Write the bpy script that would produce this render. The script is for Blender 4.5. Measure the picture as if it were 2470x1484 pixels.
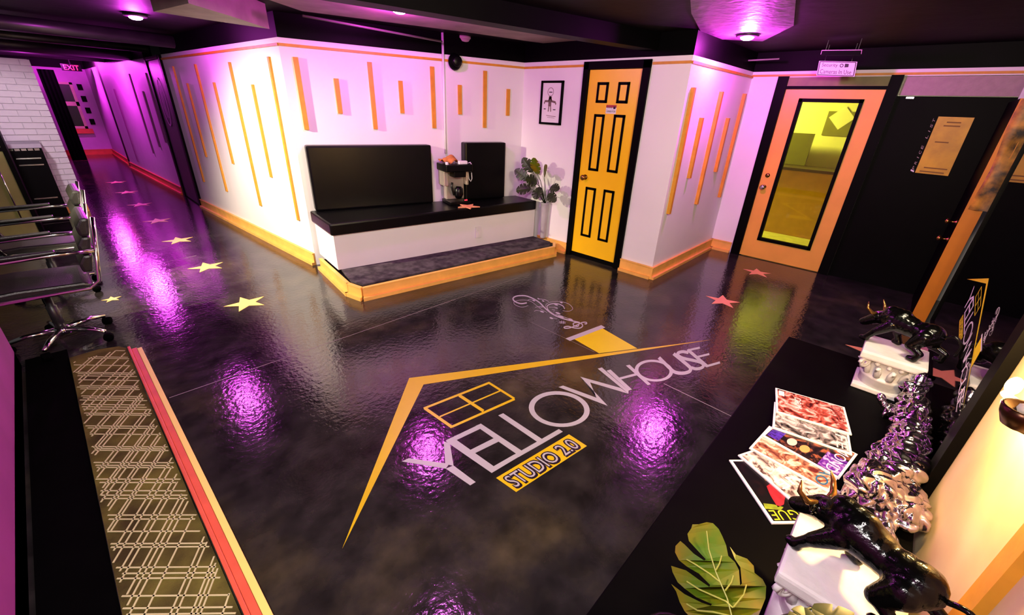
import bpy, bmesh, math, random
from mathutils import Vector, Matrix, noise, Euler
random.seed(7)
for o in list(bpy.data.objects): bpy.data.objects.remove(o)
S = bpy.context.scene
COL = S.collection
PI = math.pi
# ------------------------------------------------------------------ camera, world, light, exposure
FPX, W, H = 1007.47, 2470, 1484
CAM = Vector((0, 0, 1.63))
ROT = Euler((math.radians(64.43127), math.radians(-2.19806), math.radians(-46.5866)), 'XYZ')
cd = bpy.data.cameras.new('camera'); cam = bpy.data.objects.new('camera', cd); COL.objects.link(cam)
cam.location = CAM; cam.rotation_euler = ROT
cd.sensor_width = 36; cd.sensor_fit = 'HORIZONTAL'; cd.lens = FPX / W * 36; cd.clip_start = .02; cd.clip_end = 100
S.camera = cam
wd = bpy.data.worlds.new('dark_room'); S.world = wd; wd.use_nodes = True
wd.node_tree.nodes['Background'].inputs[0].default_value = (1, .93, .95, 1)
wd.node_tree.nodes['Background'].inputs[1].default_value = .05
S.view_settings.view_transform = 'Standard'; S.view_settings.look = 'None'
S.view_settings.gamma = 1; S.view_settings.use_curve_mapping = False
S.view_settings.exposure = 0.0
PURPLE = (.94, .05, .92)
def lamp(name, kind, loc, power, color, target=None, size=.1, angle=120, blend=.6):
    d = bpy.data.lights.new(name, kind); d.energy = power; d.color = color
    if kind == 'AREA': d.shape = 'DISK'; d.size = size
    else: d.shadow_soft_size = size
    if kind == 'SPOT': d.spot_size = math.radians(angle); d.spot_blend = blend
    o = bpy.data.objects.new(name, d); COL.objects.link(o); o.location = loc
    if target is not None: o.rotation_euler = (Vector(target) - Vector(loc)).to_track_quat('-Z', 'Y').to_euler()
    return o
# purple recessed downlights (x, y, watts); their fixtures are built further down
DOWN = [(4.57, 1.50, 82), (.99, 5.9, 40), (2.2, 3.3, 44), (.93, 11.3, 130), (.87, 15.0, 120), (1.09, 1.58, 10)]
for x, y, p in DOWN:
    lamp('downlight_lamp', 'POINT', (x, y, 2.20), p, PURPLE, None, .045)
# white room lights behind and beside the photographer, warm track spot on the chair side
lamp('room_lamp', 'AREA', (-.25, .25, 2.24), 100, (1, .92, .88), (1.6, 2.2, .6), .5)
lamp('room_lamp', 'AREA', (1.9, -.1, 2.24), 62, (1, .86, .58), (4.2, 1.6, .6), .4)
lamp('spot_lamp', 'SPOT', (-.75, 4.45, 2.1), 1000, (1, .86, .60), (1.62, 5.0, .30), .05, 84, .8)
lamp('spot_lamp', 'SPOT', (-.3, 6.2, 2.15), 150, (1, .80, .95), (-.1, 8.9, .9), .05, 44, .7)  # added unseen spot that brightens the brick wall
lamp('spot_lamp', 'SPOT', (-.7, 2.2, 2.1), 60, (1, .9, .62), (-.1, 2.6, 0), .05, 80, .8)

# ------------------------------------------------------------------ pixel -> place
RM = ROT.to_matrix()
def ray(x, y): return RM @ Vector(((x - W / 2) / FPX, -(y - H / 2) / FPX, -1))
def zp(x, y, z=0.0):
    d = ray(x, y); return CAM + d * ((z - CAM.z) / d.z)
def pl(x, y, P, n):
    d = ray(x, y); P = Vector(P); n = Vector(n); return CAM + d * ((P - CAM).dot(n) / d.dot(n))
def px_(x, y, X): return pl(x, y, (X, 0, 0), (1, 0, 0))
def py_(x, y, Y): return pl(x, y, (0, Y, 0), (0, 1, 0))

# ------------------------------------------------------------------ materials
MATS = {}
def mat(name, col, rough=.5, metal=0., spec=.5, var=.12, scale=8., bump=0., bscale=60., coat=0., emit=None, estr=0., trans=0., col2=None, rvar=0.):
    if name in MATS: return MATS[name]
    m = bpy.data.materials.new(name); m.use_nodes = True; nt = m.node_tree; N = nt.nodes; L = nt.links
    b = N['Principled BSDF']; tc = N.new('ShaderNodeTexCoord')
    nz = N.new('ShaderNodeTexNoise'); nz.inputs['Scale'].default_value = scale; nz.inputs['Detail'].default_value = 5
    L.new(tc.outputs['Object'], nz.inputs['Vector'])
    rp = N.new('ShaderNodeValToRGB'); L.new(nz.outputs['Fac'], rp.inputs['Fac'])
    c2 = col2 or tuple(c * (1 - var) for c in col)
    rp.color_ramp.elements[0].position = .35; rp.color_ramp.elements[1].position = .65
    rp.color_ramp.elements[0].color = (*c2, 1); rp.color_ramp.elements[1].color = (*col, 1)
    L.new(rp.outputs['Color'], b.inputs['Base Color'])
    b.inputs['Roughness'].default_value = rough; b.inputs['Metallic'].default_value = metal
    b.inputs['Specular IOR Level'].default_value = spec; b.inputs['Coat Weight'].default_value = coat
    b.inputs['Transmission Weight'].default_value = trans
    if rvar:
        mr = N.new('ShaderNodeMapRange'); L.new(nz.outputs['Fac'], mr.inputs['Value'])
        mr.inputs['To Min'].default_value = rough - rvar; mr.inputs['To Max'].default_value = rough + rvar
        L.new(mr.outputs['Result'], b.inputs['Roughness'])
    if bump:
        n2 = N.new('ShaderNodeTexNoise'); n2.inputs['Scale'].default_value = bscale; n2.inputs['Detail'].default_value = 3
        L.new(tc.outputs['Object'], n2.inputs['Vector'])
        bp = N.new('ShaderNodeBump'); bp.inputs['Strength'].default_value = bump; bp.inputs['Distance'].default_value = .01
        L.new(n2.outputs['Fac'], bp.inputs['Height']); L.new(bp.outputs['Normal'], b.inputs['Normal'])
    if emit:
        b.inputs['Emission Color'].default_value = (*emit, 1); b.inputs['Emission Strength'].default_value = estr
    MATS[name] = m; return m
def srgb(r, g, b):
    f = lambda c: (c / 255 / 12.92) if c < 11 else ((c / 255 + .055) / 1.055) ** 2.4
    return (f(r), f(g), f(b))
m_white = mat('white_wall_paint', (.80, .77, .79), .55, var=.03, scale=3, bump=.05, bscale=120)
m_black = mat('black_paint', (.0015, .0014, .0016), .5, spec=.05, var=.3, scale=5)
m_ceil = mat('black_ceiling_paint', (.006, .0055, .006), .6, spec=.1, var=.6, scale=2.5, bump=.6, bscale=5)
m_blackgloss = mat('glossy_black_vinyl', (.002, .002, .0025), .3, spec=.22, var=.3)
m_dark = mat('black_tabletop', (.0012, .0012, .0014), .5, spec=.03, var=.3)
m_gold = mat('ochre_painted_wood', srgb(214, 148, 40), .5, var=.15, scale=14, bump=.05)
m_base = mat('honey_stained_wood', srgb(248, 186, 92), .45, var=.14, scale=9, bump=.05)
m_basered = mat('hall_red_oak_wood', srgb(235, 96, 60), .45, var=.14, scale=9)
m_yellowdoor = mat('yellow_gloss_paint', srgb(250, 198, 10), .38, var=.05, scale=4)
m_orangedoor = mat('orange_stained_door', srgb(240, 178, 72), .42, var=.12, scale=3)
m_orangeedge = mat('dark_orange_paint', srgb(214, 128, 12), .5, var=.12, scale=6)
m_beige = mat('taupe_wall_panel', srgb(168, 150, 148), .7, var=.12, scale=20, bump=.2)
m_olive = mat('olive_transom_panel', srgb(120, 118, 50), .5, var=.3, scale=6)
m_chrome = mat('polished_chrome', (.75, .74, .72), .12, 1, var=.05)
m_leather = mat('black_leather', (.012, .012, .011), .32, spec=.5, var=.3, scale=30, bump=.15, bscale=160)
m_rubber = mat('black_rubber', (.0012, .0012, .0012), .8, spec=.02, var=.3)
m_carpet = mat('charcoal_carpet_tile', (.10, .085, .095), .95, spec=.05, col2=(.035, .028, .036), scale=12, bump=.6, bscale=260)
m_silver = mat('hammered_silver', (.74, .69, .73), .15, 1, var=.4, scale=22)
m_marble = mat('white_plaster_stone', (.72, .70, .70), .5, var=.15, scale=12, bump=.15, bscale=50)
m_bull = mat('glossy_black_enamel', (.0015, .0015, .0015), .16, spec=.3, var=.3, bump=.15, bscale=90)
m_horn = mat('bronze_horn', srgb(150, 110, 60), .25, .9)
m_brass = mat('aged_brass', srgb(168, 128, 70), .3, 1)
m_paper = mat('white_paper', (.78, .77, .77), .6, var=.04)
m_logo_y = mat('yellow_floor_vinyl', srgb(208, 178, 0), .35, var=.06, scale=6)
m_logo_b = mat('bright_yellow_vinyl', srgb(214, 194, 4), .35, var=.06, scale=6)
m_logo_w = mat('silver_grey_vinyl', (.40, .41, .415), .35, var=.05, scale=6)
m_star = mat('pale_yellow_star_vinyl', srgb(250, 214, 110), .4, var=.06)
m_starp = mat('salmon_star_vinyl', srgb(238, 158, 118), .4, var=.06)
m_ink = mat('black_ink', (.004, .004, .004), .5)
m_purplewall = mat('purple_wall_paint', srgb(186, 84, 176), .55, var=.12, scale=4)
m_leaf = mat('green_leaf', srgb(62, 98, 14), .38, col2=srgb(116, 96, 10), scale=9)
m_leafd = mat('dark_green_leaf', srgb(40, 52, 16), .4, col2=srgb(18, 22, 10), scale=14)
m_vein = mat('pale_leaf_vein', srgb(150, 158, 70), .5)
m_bulb = mat('glowing_downlight_lens', (1, .7, 1), .4, emit=(1, .62, 1), estr=60)
m_warmbulb = mat('glowing_warm_bulb', (1, .8, .4), .4, emit=(1, .66, .22), estr=30)
m_exit = mat('lit_red_exit_letters', (1, .02, .04), .4, emit=(1, .02, .05), estr=2.2)

def dark_floor():
    m = bpy.data.materials.new('stained_glossy_concrete'); m.use_nodes = True; N = m.node_tree.nodes; L = m.node_tree.links
    b = N['Principled BSDF']; tc = N.new('ShaderNodeTexCoord')
    n1 = N.new('ShaderNodeTexNoise'); n1.inputs['Scale'].default_value = 1.1; n1.inputs['Detail'].default_value = 9; n1.inputs['Roughness'].default_value = .62
    n2 = N.new('ShaderNodeTexNoise'); n2.inputs['Scale'].default_value = 7; n2.inputs['Detail'].default_value = 8
    for n in (n1, n2): L.new(tc.outputs['Object'], n.inputs['Vector'])
    r1 = N.new('ShaderNodeValToRGB'); L.new(n1.outputs['Fac'], r1.inputs['Fac']); e = r1.color_ramp.elements
    e[0].position = .33; e[0].color = (.008, .007, .0075, 1); e[1].position = .70; e[1].color = (.070, .058, .030, 1)
    k = e.new(.5); k.color = (.028, .0245, .0235, 1)
    r2 = N.new('ShaderNodeValToRGB'); L.new(n2.outputs['Fac'], r2.inputs['Fac'])
    r2.color_ramp.elements[0].position = .3; r2.color_ramp.elements[0].color = (.45, .45, .45, 1)
    r2.color_ramp.elements[1].position = .75; r2.color_ramp.elements[1].color = (1.25, 1.25, 1.25, 1)
    mx = N.new('ShaderNodeMix'); mx.data_type = 'RGBA'; mx.blend_type = 'MULTIPLY'; mx.inputs['Factor'].default_value = 1
    L.new(r1.outputs['Color'], mx.inputs['A']); L.new(r2.outputs['Color'], mx.inputs['B']); L.new(mx.outputs['Result'], b.inputs['Base Color'])
    b.inputs['Specular IOR Level'].default_value = .62; b.inputs['IOR'].default_value = 1.55
    mr = N.new('ShaderNodeMapRange'); L.new(n2.outputs['Fac'], mr.inputs['Value']); mr.inputs['To Min'].default_value = .05; mr.inputs['To Max'].default_value = .17
    L.new(mr.outputs['Result'], b.inputs['Roughness'])
    n3 = N.new('ShaderNodeTexNoise'); n3.inputs['Scale'].default_value = 34; n3.inputs['Detail'].default_value = 4
    L.new(tc.outputs['Object'], n3.inputs['Vector'])
    bp = N.new('ShaderNodeBump'); bp.inputs['Strength'].default_value = .16; bp.inputs['Distance'].default_value = .01
    L.new(n3.outputs['Fac'], bp.inputs['Height']); L.new(bp.outputs['Normal'], b.inputs['Normal'])
    return m
m_floor = dark_floor()

# ------------------------------------------------------------------ mesh builder
LOC = {}
class MB:
    def __init__(s): s.v = []; s.f = []
    def add(s, vs, fs):
        o = len(s.v); s.v += [Vector(v) for v in vs]; s.f += [[i + o for i in f] for f in fs]; return s
    def box(s, a, b):
        x0, x1 = sorted((a[0], b[0])); y0, y1 = sorted((a[1], b[1])); z0, z1 = sorted((a[2], b[2]))
        return s.add([(x0, y0, z0), (x1, y0, z0), (x1, y1, z0), (x0, y1, z0), (x0, y0, z1), (x1, y0, z1), (x1, y1, z1), (x0, y1, z1)],
                     [[0, 3, 2, 1], [4, 5, 6, 7], [0, 1, 5, 4], [1, 2, 6, 5], [2, 3, 7, 6], [3, 0, 4, 7]])
    def obox(s, c, ax, ay, az):
        c, ax, ay, az = map(Vector, (c, ax, ay, az)); vs = []
        for k in (-1, 1):
            for i, j in ((-1, -1), (1, -1), (1, 1), (-1, 1)): vs.append(c + ax * i + ay * j + az * k)
        return s.add(vs, [[0, 3, 2, 1], [4, 5, 6, 7], [0, 1, 5, 4], [1, 2, 6, 5], [2, 3, 7, 6], [3, 0, 4, 7]])
    def prism(s, poly, off):
        poly = [Vector(p) for p in poly]; off = Vector(off); n = len(poly)
        return s.add(poly + [p + off for p in poly], [list(range(n))[::-1], list(range(n, 2 * n))] + [[i, (i + 1) % n, n + (i + 1) % n, n + i] for i in range(n)])
    def slab(s, poly2, z0, z1): return s.prism([(p[0], p[1], z0) for p in poly2], (0, 0, z1 - z0))
    def tube(s, pts, r, n=8, cap=True):
        pts = [Vector(p) for p in pts]; rs = r if isinstance(r, (list, tuple)) else [r] * len(pts)
        prev = None; o = len(s.v)
        for i, p in enumerate(pts):
            t = (pts[min(i + 1, len(pts) - 1)] - pts[max(i - 1, 0)]).normalized()
            if prev is None: u = t.orthogonal().normalized()
            else:
                u = prev - t * prev.dot(t); u = u.normalized() if u.length > 1e-6 else t.orthogonal().normalized()
            prev = u; w = t.cross(u)
            for k in range(n):
                a = 2 * PI * k / n; s.v.append(p + (u * math.cos(a) + w * math.sin(a)) * rs[i])
        for i in range(len(pts) - 1):
            for k in range(n):
                k2 = (k + 1) % n; s.f.append([o + i * n + k, o + i * n + k2, o + (i + 1) * n + k2, o + (i + 1) * n + k])
        if cap:
            s.f.append([o + k for k in range(n)][::-1]); e = o + (len(pts) - 1) * n; s.f.append([e + k for k in range(n)])
        return s
    def lathe(s, prof, c, n=20, axis='z'):
        c = Vector(c); o = len(s.v)
        for r, h in prof:
            for k in range(n):
                a = 2 * PI * k / n; q = (r * math.cos(a), r * math.sin(a), h)
                if axis == 'x': q = (q[2], q[0], q[1])
                elif axis == 'y': q = (q[1], q[2], q[0])
                s.v.append(c + Vector(q))
        m = len(prof)
        for i in range(m - 1):
            for k in range(n):
                k2 = (k + 1) % n; s.f.append([o + i * n + k, o + i * n + k2, o + (i + 1) * n + k2, o + (i + 1) * n + k])
        s.f.append([o + k for k in range(n)][::-1]); s.f.append([o + (m - 1) * n + k for k in range(n)])
        return s
    def ball(s, c, r, n=12, m=8, sc=(1, 1, 1)):
        pr = [(max(1e-4, math.sin(PI * i / m)) * r, -math.cos(PI * i / m) * r) for i in range(m + 1)]
        t = MB().lathe(pr, (0, 0, 0), n)
        return s.add([(v.x * sc[0] + c[0], v.y * sc[1] + c[1], v.z * sc[2] + c[2]) for v in t.v], t.f)
    def xf(s, M): s.v = [M @ v for v in s.v]; return s
    def build(s, name, m, parent=None, smooth=False, bevel=0, kind=None, loc=None):
        if parent is not None: base = LOC[parent.name]
        elif loc is not None: base = Vector(loc)
        else:
            xs = [v.x for v in s.v]; ys = [v.y for v in s.v]; zs = [v.z for v in s.v]
            base = Vector(((min(xs) + max(xs)) / 2, (min(ys) + max(ys)) / 2, min(zs)))
        me = bpy.data.meshes.new(name); me.from_pydata([v - base for v in s.v], [], s.f)
        bm = bmesh.new(); bm.from_mesh(me); bmesh.ops.recalc_face_normals(bm, faces=bm.faces)
        if bevel: bmesh.ops.bevel(bm, geom=list(bm.edges), offset=bevel, segments=2, profile=.6, affect='EDGES', clamp_overlap=True)
        bm.to_mesh(me); bm.free(); me.materials.append(m)
        if smooth:
            for p in me.polygons: p.use_smooth = True
        o = bpy.data.objects.new(name, me); COL.objects.link(o)
        if parent is not None: o.parent = parent; LOC[o.name] = base
        else: o.location = base; LOC[o.name] = base
        if kind: o['kind'] = kind
        return o
def tag(o, label, cat, group=None):
    o['label'] = label; o['category'] = cat
    if group: o['group'] = group
    return o
def thing(name, label, cat, loc, group=None, kind=None):
    o = bpy.data.objects.new(name, None); COL.objects.link(o); o.location = loc; LOC[o.name] = Vector(loc); o.empty_display_size = .05
    if kind: o['kind'] = kind
    if label: tag(o, label, cat, group)
    return o
def copy_tree(o, parent=None):
    c = o.copy(); COL.objects.link(c)
    if parent is not None: c.parent = parent
    for ch in list(o.children): copy_tree(ch, c)
    return c
def text_polys(txt):
    cu = bpy.data.curves.new('lettering', 'FONT'); cu.body = txt; cu.resolution_u = 3
    t = bpy.data.objects.new('lettering', cu); COL.objects.link(t)
    bpy.context.view_layer.update()
    me = bpy.data.meshes.new_from_object(t.evaluated_get(bpy.context.evaluated_depsgraph_get()))
    vs = [v.co.copy() for v in me.vertices]; fs = [list(p.vertices) for p in me.polygons]
    bpy.data.objects.remove(t); bpy.data.curves.remove(cu); bpy.data.meshes.remove(me)
    x0 = min(v.x for v in vs); x1 = max(v.x for v in vs); y0 = min(v.y for v in vs); y1 = max(v.y for v in vs)
    return [((v.x - x0) / (x1 - x0), (v.y - y0) / (y1 - y0)) for v in vs], fs
def lettering(name, txt, fn, m, parent, mb=None):
    """text whose unit box (u right, v up) is laid out in the world by fn"""
    uv, fs = text_polys(txt); b = mb or MB(); b.add([fn(u, v) for u, v in uv], fs)
    return None if mb else b.build(name, m, parent)
def bil(q, u, v):      # q: bottom-left, bottom-right, top-right, top-left
    a, b, c, d = map(Vector, q); return (a * (1 - u) + b * u) * (1 - v) + (d * (1 - u) + c * u) * v
def stroke(pts, w):
    """flat ribbon outline polygons (2D) for a polyline; w scalar or list"""
    ws = w if isinstance(w, (list, tuple)) else [w] * len(pts); out = []; L = []; R = []
    for i, p in enumerate(pts):
        a = Vector(pts[max(i - 1, 0)]); b = Vector(pts[min(i + 1, len(pts) - 1)]); t = (b - a); t = t.normalized() if t.length else Vector((1, 0)); n = Vector((-t.y, t.x)) * ws[i] / 2
        L.append(Vector(p) + n); R.append(Vector(p) - n)
    for i in range(len(pts) - 1): out.append([L[i], L[i + 1], R[i + 1], R[i]])
    return out
def smoothpts(pts, k=6):
    out = []; n = len(pts)
    for i in range(n - 1):
        p0, p1, p2, p3 = [Vector(pts[max(0, min(n - 1, j))]) for j in (i - 1, i, i + 1, i + 2)]
        for s in range(k):
            t = s / k
            out.append(.5 * ((2 * p1) + (p2 - p0) * t + (2 * p0 - 5 * p1 + 4 * p2 - p3) * t * t + (3 * p1 - p0 - 3 * p2 + p3) * t ** 3))
    out.append(Vector(pts[-1])); return out
def ring(c, a, b, a2, b2, sh=.06, n=44):
    out = []
    P = lambda aa, bb, t, cc: Vector((cc[0] + aa * math.cos(t), cc[1] + bb * math.sin(t) + sh * aa * math.cos(t)))
    for i in range(n):
        t0 = 2 * PI * i / n; t1 = 2 * PI * (i + 1) / n
        out.append([P(a, b, t0, c), P(a, b, t1, c), P(a2, b2, t1, c), P(a2, b2, t0, c)])
    return out
def blob(parts, voxel, name='blob', smooth=6):
    """one continuous closed surface grown round tapered capsules"""
    b = MB()
    for p in parts:
        p0, p1, r0, r1 = Vector(p[0]), Vector(p[1]), p[2], p[3]; n = max(2, int((p1 - p0).length / (min(r0, r1) * .5)) + 1)
        for i in range(n):
            t = i / (n - 1); c = p0.lerp(p1, t); b.ball(c, r0 + (r1 - r0) * t, 12, 8)
    me = bpy.data.meshes.new(name); me.from_pydata(b.v, [], b.f)
    o = bpy.data.objects.new(name, me); COL.objects.link(o)
    r = o.modifiers.new('r', 'REMESH'); r.mode = 'VOXEL'; r.voxel_size = voxel
    if smooth: s = o.modifiers.new('s', 'SMOOTH'); s.iterations = smooth; s.factor = .5
    bpy.context.view_layer.update()
    em = bpy.data.meshes.new_from_object(o.evaluated_get(bpy.context.evaluated_depsgraph_get()))
    out = MB(); out.v = [v.co.copy() for v in em.vertices]; out.f = [list(p.vertices) for p in em.polygons]
    bpy.data.objects.remove(o); bpy.data.meshes.remove(me); bpy.data.meshes.remove(em)
    return out

# ================================================================== SETTING
ZT = 2.11                      # top of the white walls
ZC = 2.30                      # black ceiling
fl = MB().box((-2.2, -1.6, -.12), (9.2, 18.5, 0)).build('floor', m_floor, kind='structure', loc=(0, 0, 0))
m_joint = mat('pale_joint_filler', (.28, .25, .23), .35)
def joint(a, b, w=.005):
    a, b = Vector(a), Vector(b); d = (b - a).normalized(); n = Vector((-d.y, d.x, 0)) * w / 2
    MB().prism([a + n, b + n, b - n, a - n], (0, 0, .0006)).build('control_joint', m_joint, fl)
joint((.1, 2.81, 0), (2.26, 2.775, 0)); joint((2.26, 2.775, 0), (3.1, 2.76, 0), .002); joint((2.42, .80, 0), (2.40, .30, 0), .006)
joint((-.55, 5.41, 0), (.86, 5.6, 0), .006); joint((2.42, 1.35, 0), (2.43, 2.0, 0), .002); joint((-.6, 8.2, 0), (1.2, 8.25, 0), .004)
ce = MB().box((-2.2, -1.6, ZC), (9.2, 18.5, ZC + .1)).build('ceiling', m_ceil, kind='structure', loc=(0, 0, ZC))

def wall(name, A, B, thick, m=m_white, z0=0, z1=ZT, black_above=True):
    A = Vector((A[0], A[1], 0)); B = Vector((B[0], B[1], 0)); d = (B - A).normalized(); n = Vector((d.y, -d.x, 0)) * thick
    w = MB().slab([A, B, B + n, A + n], z0, z1).build(name, m, kind='structure')
    if black_above and z1 < ZC:
        MB().slab([A, B, B + n, A + n], z1 + .0005, ZC).build('black_fascia', m_black, w)
    return w
# the far-side walls: body lies to the right of A->B when thick > 0
LC = (1.712, 4.478); LF = (1.535, 8.20); BC = (4.18, 3.775); DC = (4.18, 1.785); PXW = 5.93
wl = wall('wall_left', LF, LC, -.12)
wb = wall('wall_back', (LC[0] + .001, LC[1]), BC, -.12)
# door wall with its opening
DY0, DY1 = 2.235, 2.865
wdm = MB()
wdm.box((4.18, DY1, 0), (4.32, BC[1], ZT)); wdm.box((4.18, DC[1], 0), (4.32, DY0, ZT)); wdm.box((4.18, DY0, 2.03), (4.32, DY1, ZT))
wdoor = wdm.build('wall_front', m_white, kind='structure')
MB().box((4.18, DC[1], ZT + .0005), (4.32, BC[1], ZC)).build('black_fascia', m_black, wdoor)
wp = wall('wall_pink', (4.3205, 1.785), (PXW, 1.785), -.12)
# entry wall: openings for the orange door and the dark doorway
OY0, OY1, QY0, QY1 = .515, 1.40, -.40, .42
we = MB(); X0, X1 = PXW, PXW + .14
we.box((X0, OY1 + .1, 0), (X1, 1.785, ZT)); we.box((X0, QY0 - .5, 2.05), (X1, OY1 + .1, ZT))
we.box((X0, OY0 - .095, 0), (X1, OY0, 2.05)); we.box((X0, OY1, 0), (X1, OY1 + .1, 2.05)); we.box((X0, QY0 - .5, 0), (X1, QY0, 2.05))
wentry = we.build('wall_entry', m_white, kind='structure')
MB().box((X0, QY0 - .5, ZT + .0005), (X1, 1.785, ZC)).build('black_fascia', m_black, wentry)
WY = -.39
m_cream = mat('cream_faux_plaster', (.74, .60, .36), .5, col2=(.62, .46, .25), scale=3.2, bump=.1, bscale=9)
wr = MB().box((-.8, WY - .12, 0), (3.868, WY, ZT + .1)).build('wall_right', m_cream, kind='structure')
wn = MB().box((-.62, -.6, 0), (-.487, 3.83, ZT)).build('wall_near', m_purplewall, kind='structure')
m_hall = mat('hall_purple_light_tint', (.66, .36, .64), .55, var=.05)  # purple of the hall lighting put into the wall colour too
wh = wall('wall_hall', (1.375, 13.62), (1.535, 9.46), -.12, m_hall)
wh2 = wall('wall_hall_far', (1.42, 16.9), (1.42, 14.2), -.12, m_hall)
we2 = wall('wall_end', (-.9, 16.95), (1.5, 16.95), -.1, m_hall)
# rails and battens
def rail(w, A, B, z=2.045, h=.022, t=.012):
    A = Vector((A[0], A[1], 0)); B = Vector((B[0], B[1], 0)); d = (B - A).normalized(); n = Vector((d.y, -d.x, 0)) * (-t)
    MB().slab([A - n * .0, B, B + n * -1, A + n * -1] if False else [A, B, B + Vector((d.y, -d.x, 0)) * t, A + Vector((d.y, -d.x, 0)) * t], z, z + h).build('picture_rail', m_gold, w)
rail(wl, LF, LC); rail(wb, LC, BC); rail(wdoor, (4.18, BC[1]), (4.18, DY1 + .06)); rail(wdoor, (4.18, DY0 - .08), DC); rail(wp, DC, (PXW, 1.785)); rail(wentry, (PXW, 1.785), (PXW, QY0 - .4), 2.06, .02)
def batten(w, A, B, top, bot, wid=.036, dep=.02, m=m_gold):
    A = Vector((A[0], A[1], 0)); B = Vector((B[0], B[1], 0)); d = (B - A).normalized(); n = Vector((d.y, -d.x, 0))
    a = pl(*top, A, n); b = pl(*bot, A, n); s = ((a - A).dot(d) + (b - A).dot(d)) / 2; c = A + d * s
    MB().obox(c + n * dep / 2 + Vector((0, 0, (a.z + b.z) / 2)), d * wid / 2, n * dep / 2, (0, 0, (a.z - b.z) / 2)).build('batten', m, w)
for t, b in [((420, 160), (492.6, 438)), ((455, 201), (498, 378)), ((474.5, 155), (547.5, 461)), ((519, 199), (564, 395)), ((556, 150), (631, 496)), ((611, 204), (657.5, 428)), ((651, 137), (722, 531))]: batten(wl, LF, LC, t, b)
for t, b in [((714, 138), (738, 313)), ((811, 189.5), (820, 274)), ((891.5, 150), (904.5, 311.5)), ((965, 195), (970, 273)), ((1040.7, 160.7), (1047, 309)), ((1107.7, 205), (1109, 276)), ((1169, 171), (1168, 308)), ((1225, 215), (1223.6, 279))]: batten(wb, LC, BC, t, b, .042)
for t, b in [((1668, 211), (1610, 514.6)), ((1686.8, 284), (1659.7, 429)), ((1735.7, 221), (1677, 491.6)), ((1752.4, 284.8), (1722.4, 414)), ((1792, 226), (1732.8, 475))]: batten(wp, DC, (PXW, 1.785), t, b, .04, .035)
for t, b in [((313, 178), (372, 370)), ((345, 220), (388, 355)), ((350, 176), (405, 345)), ((281, 215), (330, 388))]: batten(wh, (1.375, 13.62), (1.535, 9.46), t, b, .05, .02, mat('dark_purple_batten', srgb(120, 30, 110), .5))
for x in (1.09,):
    MB().box((x - .033, WY, .42), (x + .033, WY + .02, 2.1)).build('batten', m_gold, wr)
# baseboards
def baseboard(name, path, m=m_base, h=.125, t=.018, shoe=.028):
    p = [Vector((a[0], a[1], 0)) for a in path]; root = None
    for i in range(len(p) - 1):
        A, B = p[i], p[i + 1]; d = (B - A).normalized(); n = Vector((d.y, -d.x, 0))
        b = MB()
        b.slab([A - d * 0, B + d * 0, B + n * t + d * (t if i < len(p) - 2 else 0), A + n * t], .03, h)
        b.slab([A, B, B + n * (t + .008), A + n * (t + .008)], h, h + .012)
        b.slab([A, B, B + n * (t + shoe), A + n * (t + shoe)], 0, .03)
        o = b.build(name if root is None else 'baseboard_length', m, root)
        if root is None: o['kind'] = 'structure'; root = o
    return root
baseboard('baseboard_left', [LF, LC], h=.12)
baseboard('baseboard_front', [(4.18, 3.40), (4.18, DY1 + .06)])
baseboard('baseboard_front', [(4.18, DY0 - .07), (4.18, DC[1] - .0)])
baseboard('baseboard_pink', [(4.16, DC[1]), (PXW, 1.785)]); baseboard('baseboard_entry', [(PXW, 1.785), (PXW, OY1 + .12)])
baseboard('baseboard_hall', [(1.375, 13.62), (1.535, 9.47)], m_basered); baseboard('baseboard_hall', [(1.42, 16.9), (1.42, 14.25)], m_basered); baseboard('baseboard_end', [(.2, 16.95), (1.42, 16.95)], m_basered)
baseboard('baseboard_near', [(-.487, 3.83), (-.487, -.6)], mat('near_red_wood', srgb(200, 104, 78), .5), .09, .012, .012)

# ------------------------------------------------------------------ ceiling beams, ducts, pipes
m_beam = mat('taupe_beam_paint', (.30, .25, .20), .6, var=.3, scale=5)
MB().slab([zp(600, -20, 2.296), zp(728, 24, 2.296), zp(1122, 75, 2.296), zp(1423, 119, 2.296), zp(1556, 126, 2.296), zp(1102, 25, 2.296), zp(772, -10, 2.296)], 2.288, ZC - .001).build('ceiling_panel', m_beam, ce)
p0, p1 = zp(772, 0, 2.16), zp(1554, 124, 2.16)
dv = (p1 - p0).normalized(); pa = p0 - dv * 2.2; pn = Vector((dv.y, -dv.x, 0))
MB().slab([pa, p1, p1 + pn * .16, pa + pn * .16], 2.16, ZC - .001).build('ceiling_beam', m_black, kind='structure')
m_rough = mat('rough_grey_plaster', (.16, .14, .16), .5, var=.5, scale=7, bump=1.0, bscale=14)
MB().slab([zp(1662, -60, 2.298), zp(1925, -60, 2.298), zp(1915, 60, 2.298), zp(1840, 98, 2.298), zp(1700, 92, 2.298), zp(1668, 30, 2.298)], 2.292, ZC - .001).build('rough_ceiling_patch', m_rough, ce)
a, b_, c_, d_ = zp(370, 28, 2.13), zp(650, 70, 2.13), zp(640, 62, 2.13), zp(455, 8, 2.13)
MB().slab([a, zp(500, 48, 2.13), b_, zp(560, 40, 2.13), d_], 2.13, ZC - .001).build('ceiling_beam', m_beam, kind='structure')
m_duct = mat('black_painted_duct', (.02, .018, .02), .35, spec=.5, var=.3)
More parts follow.
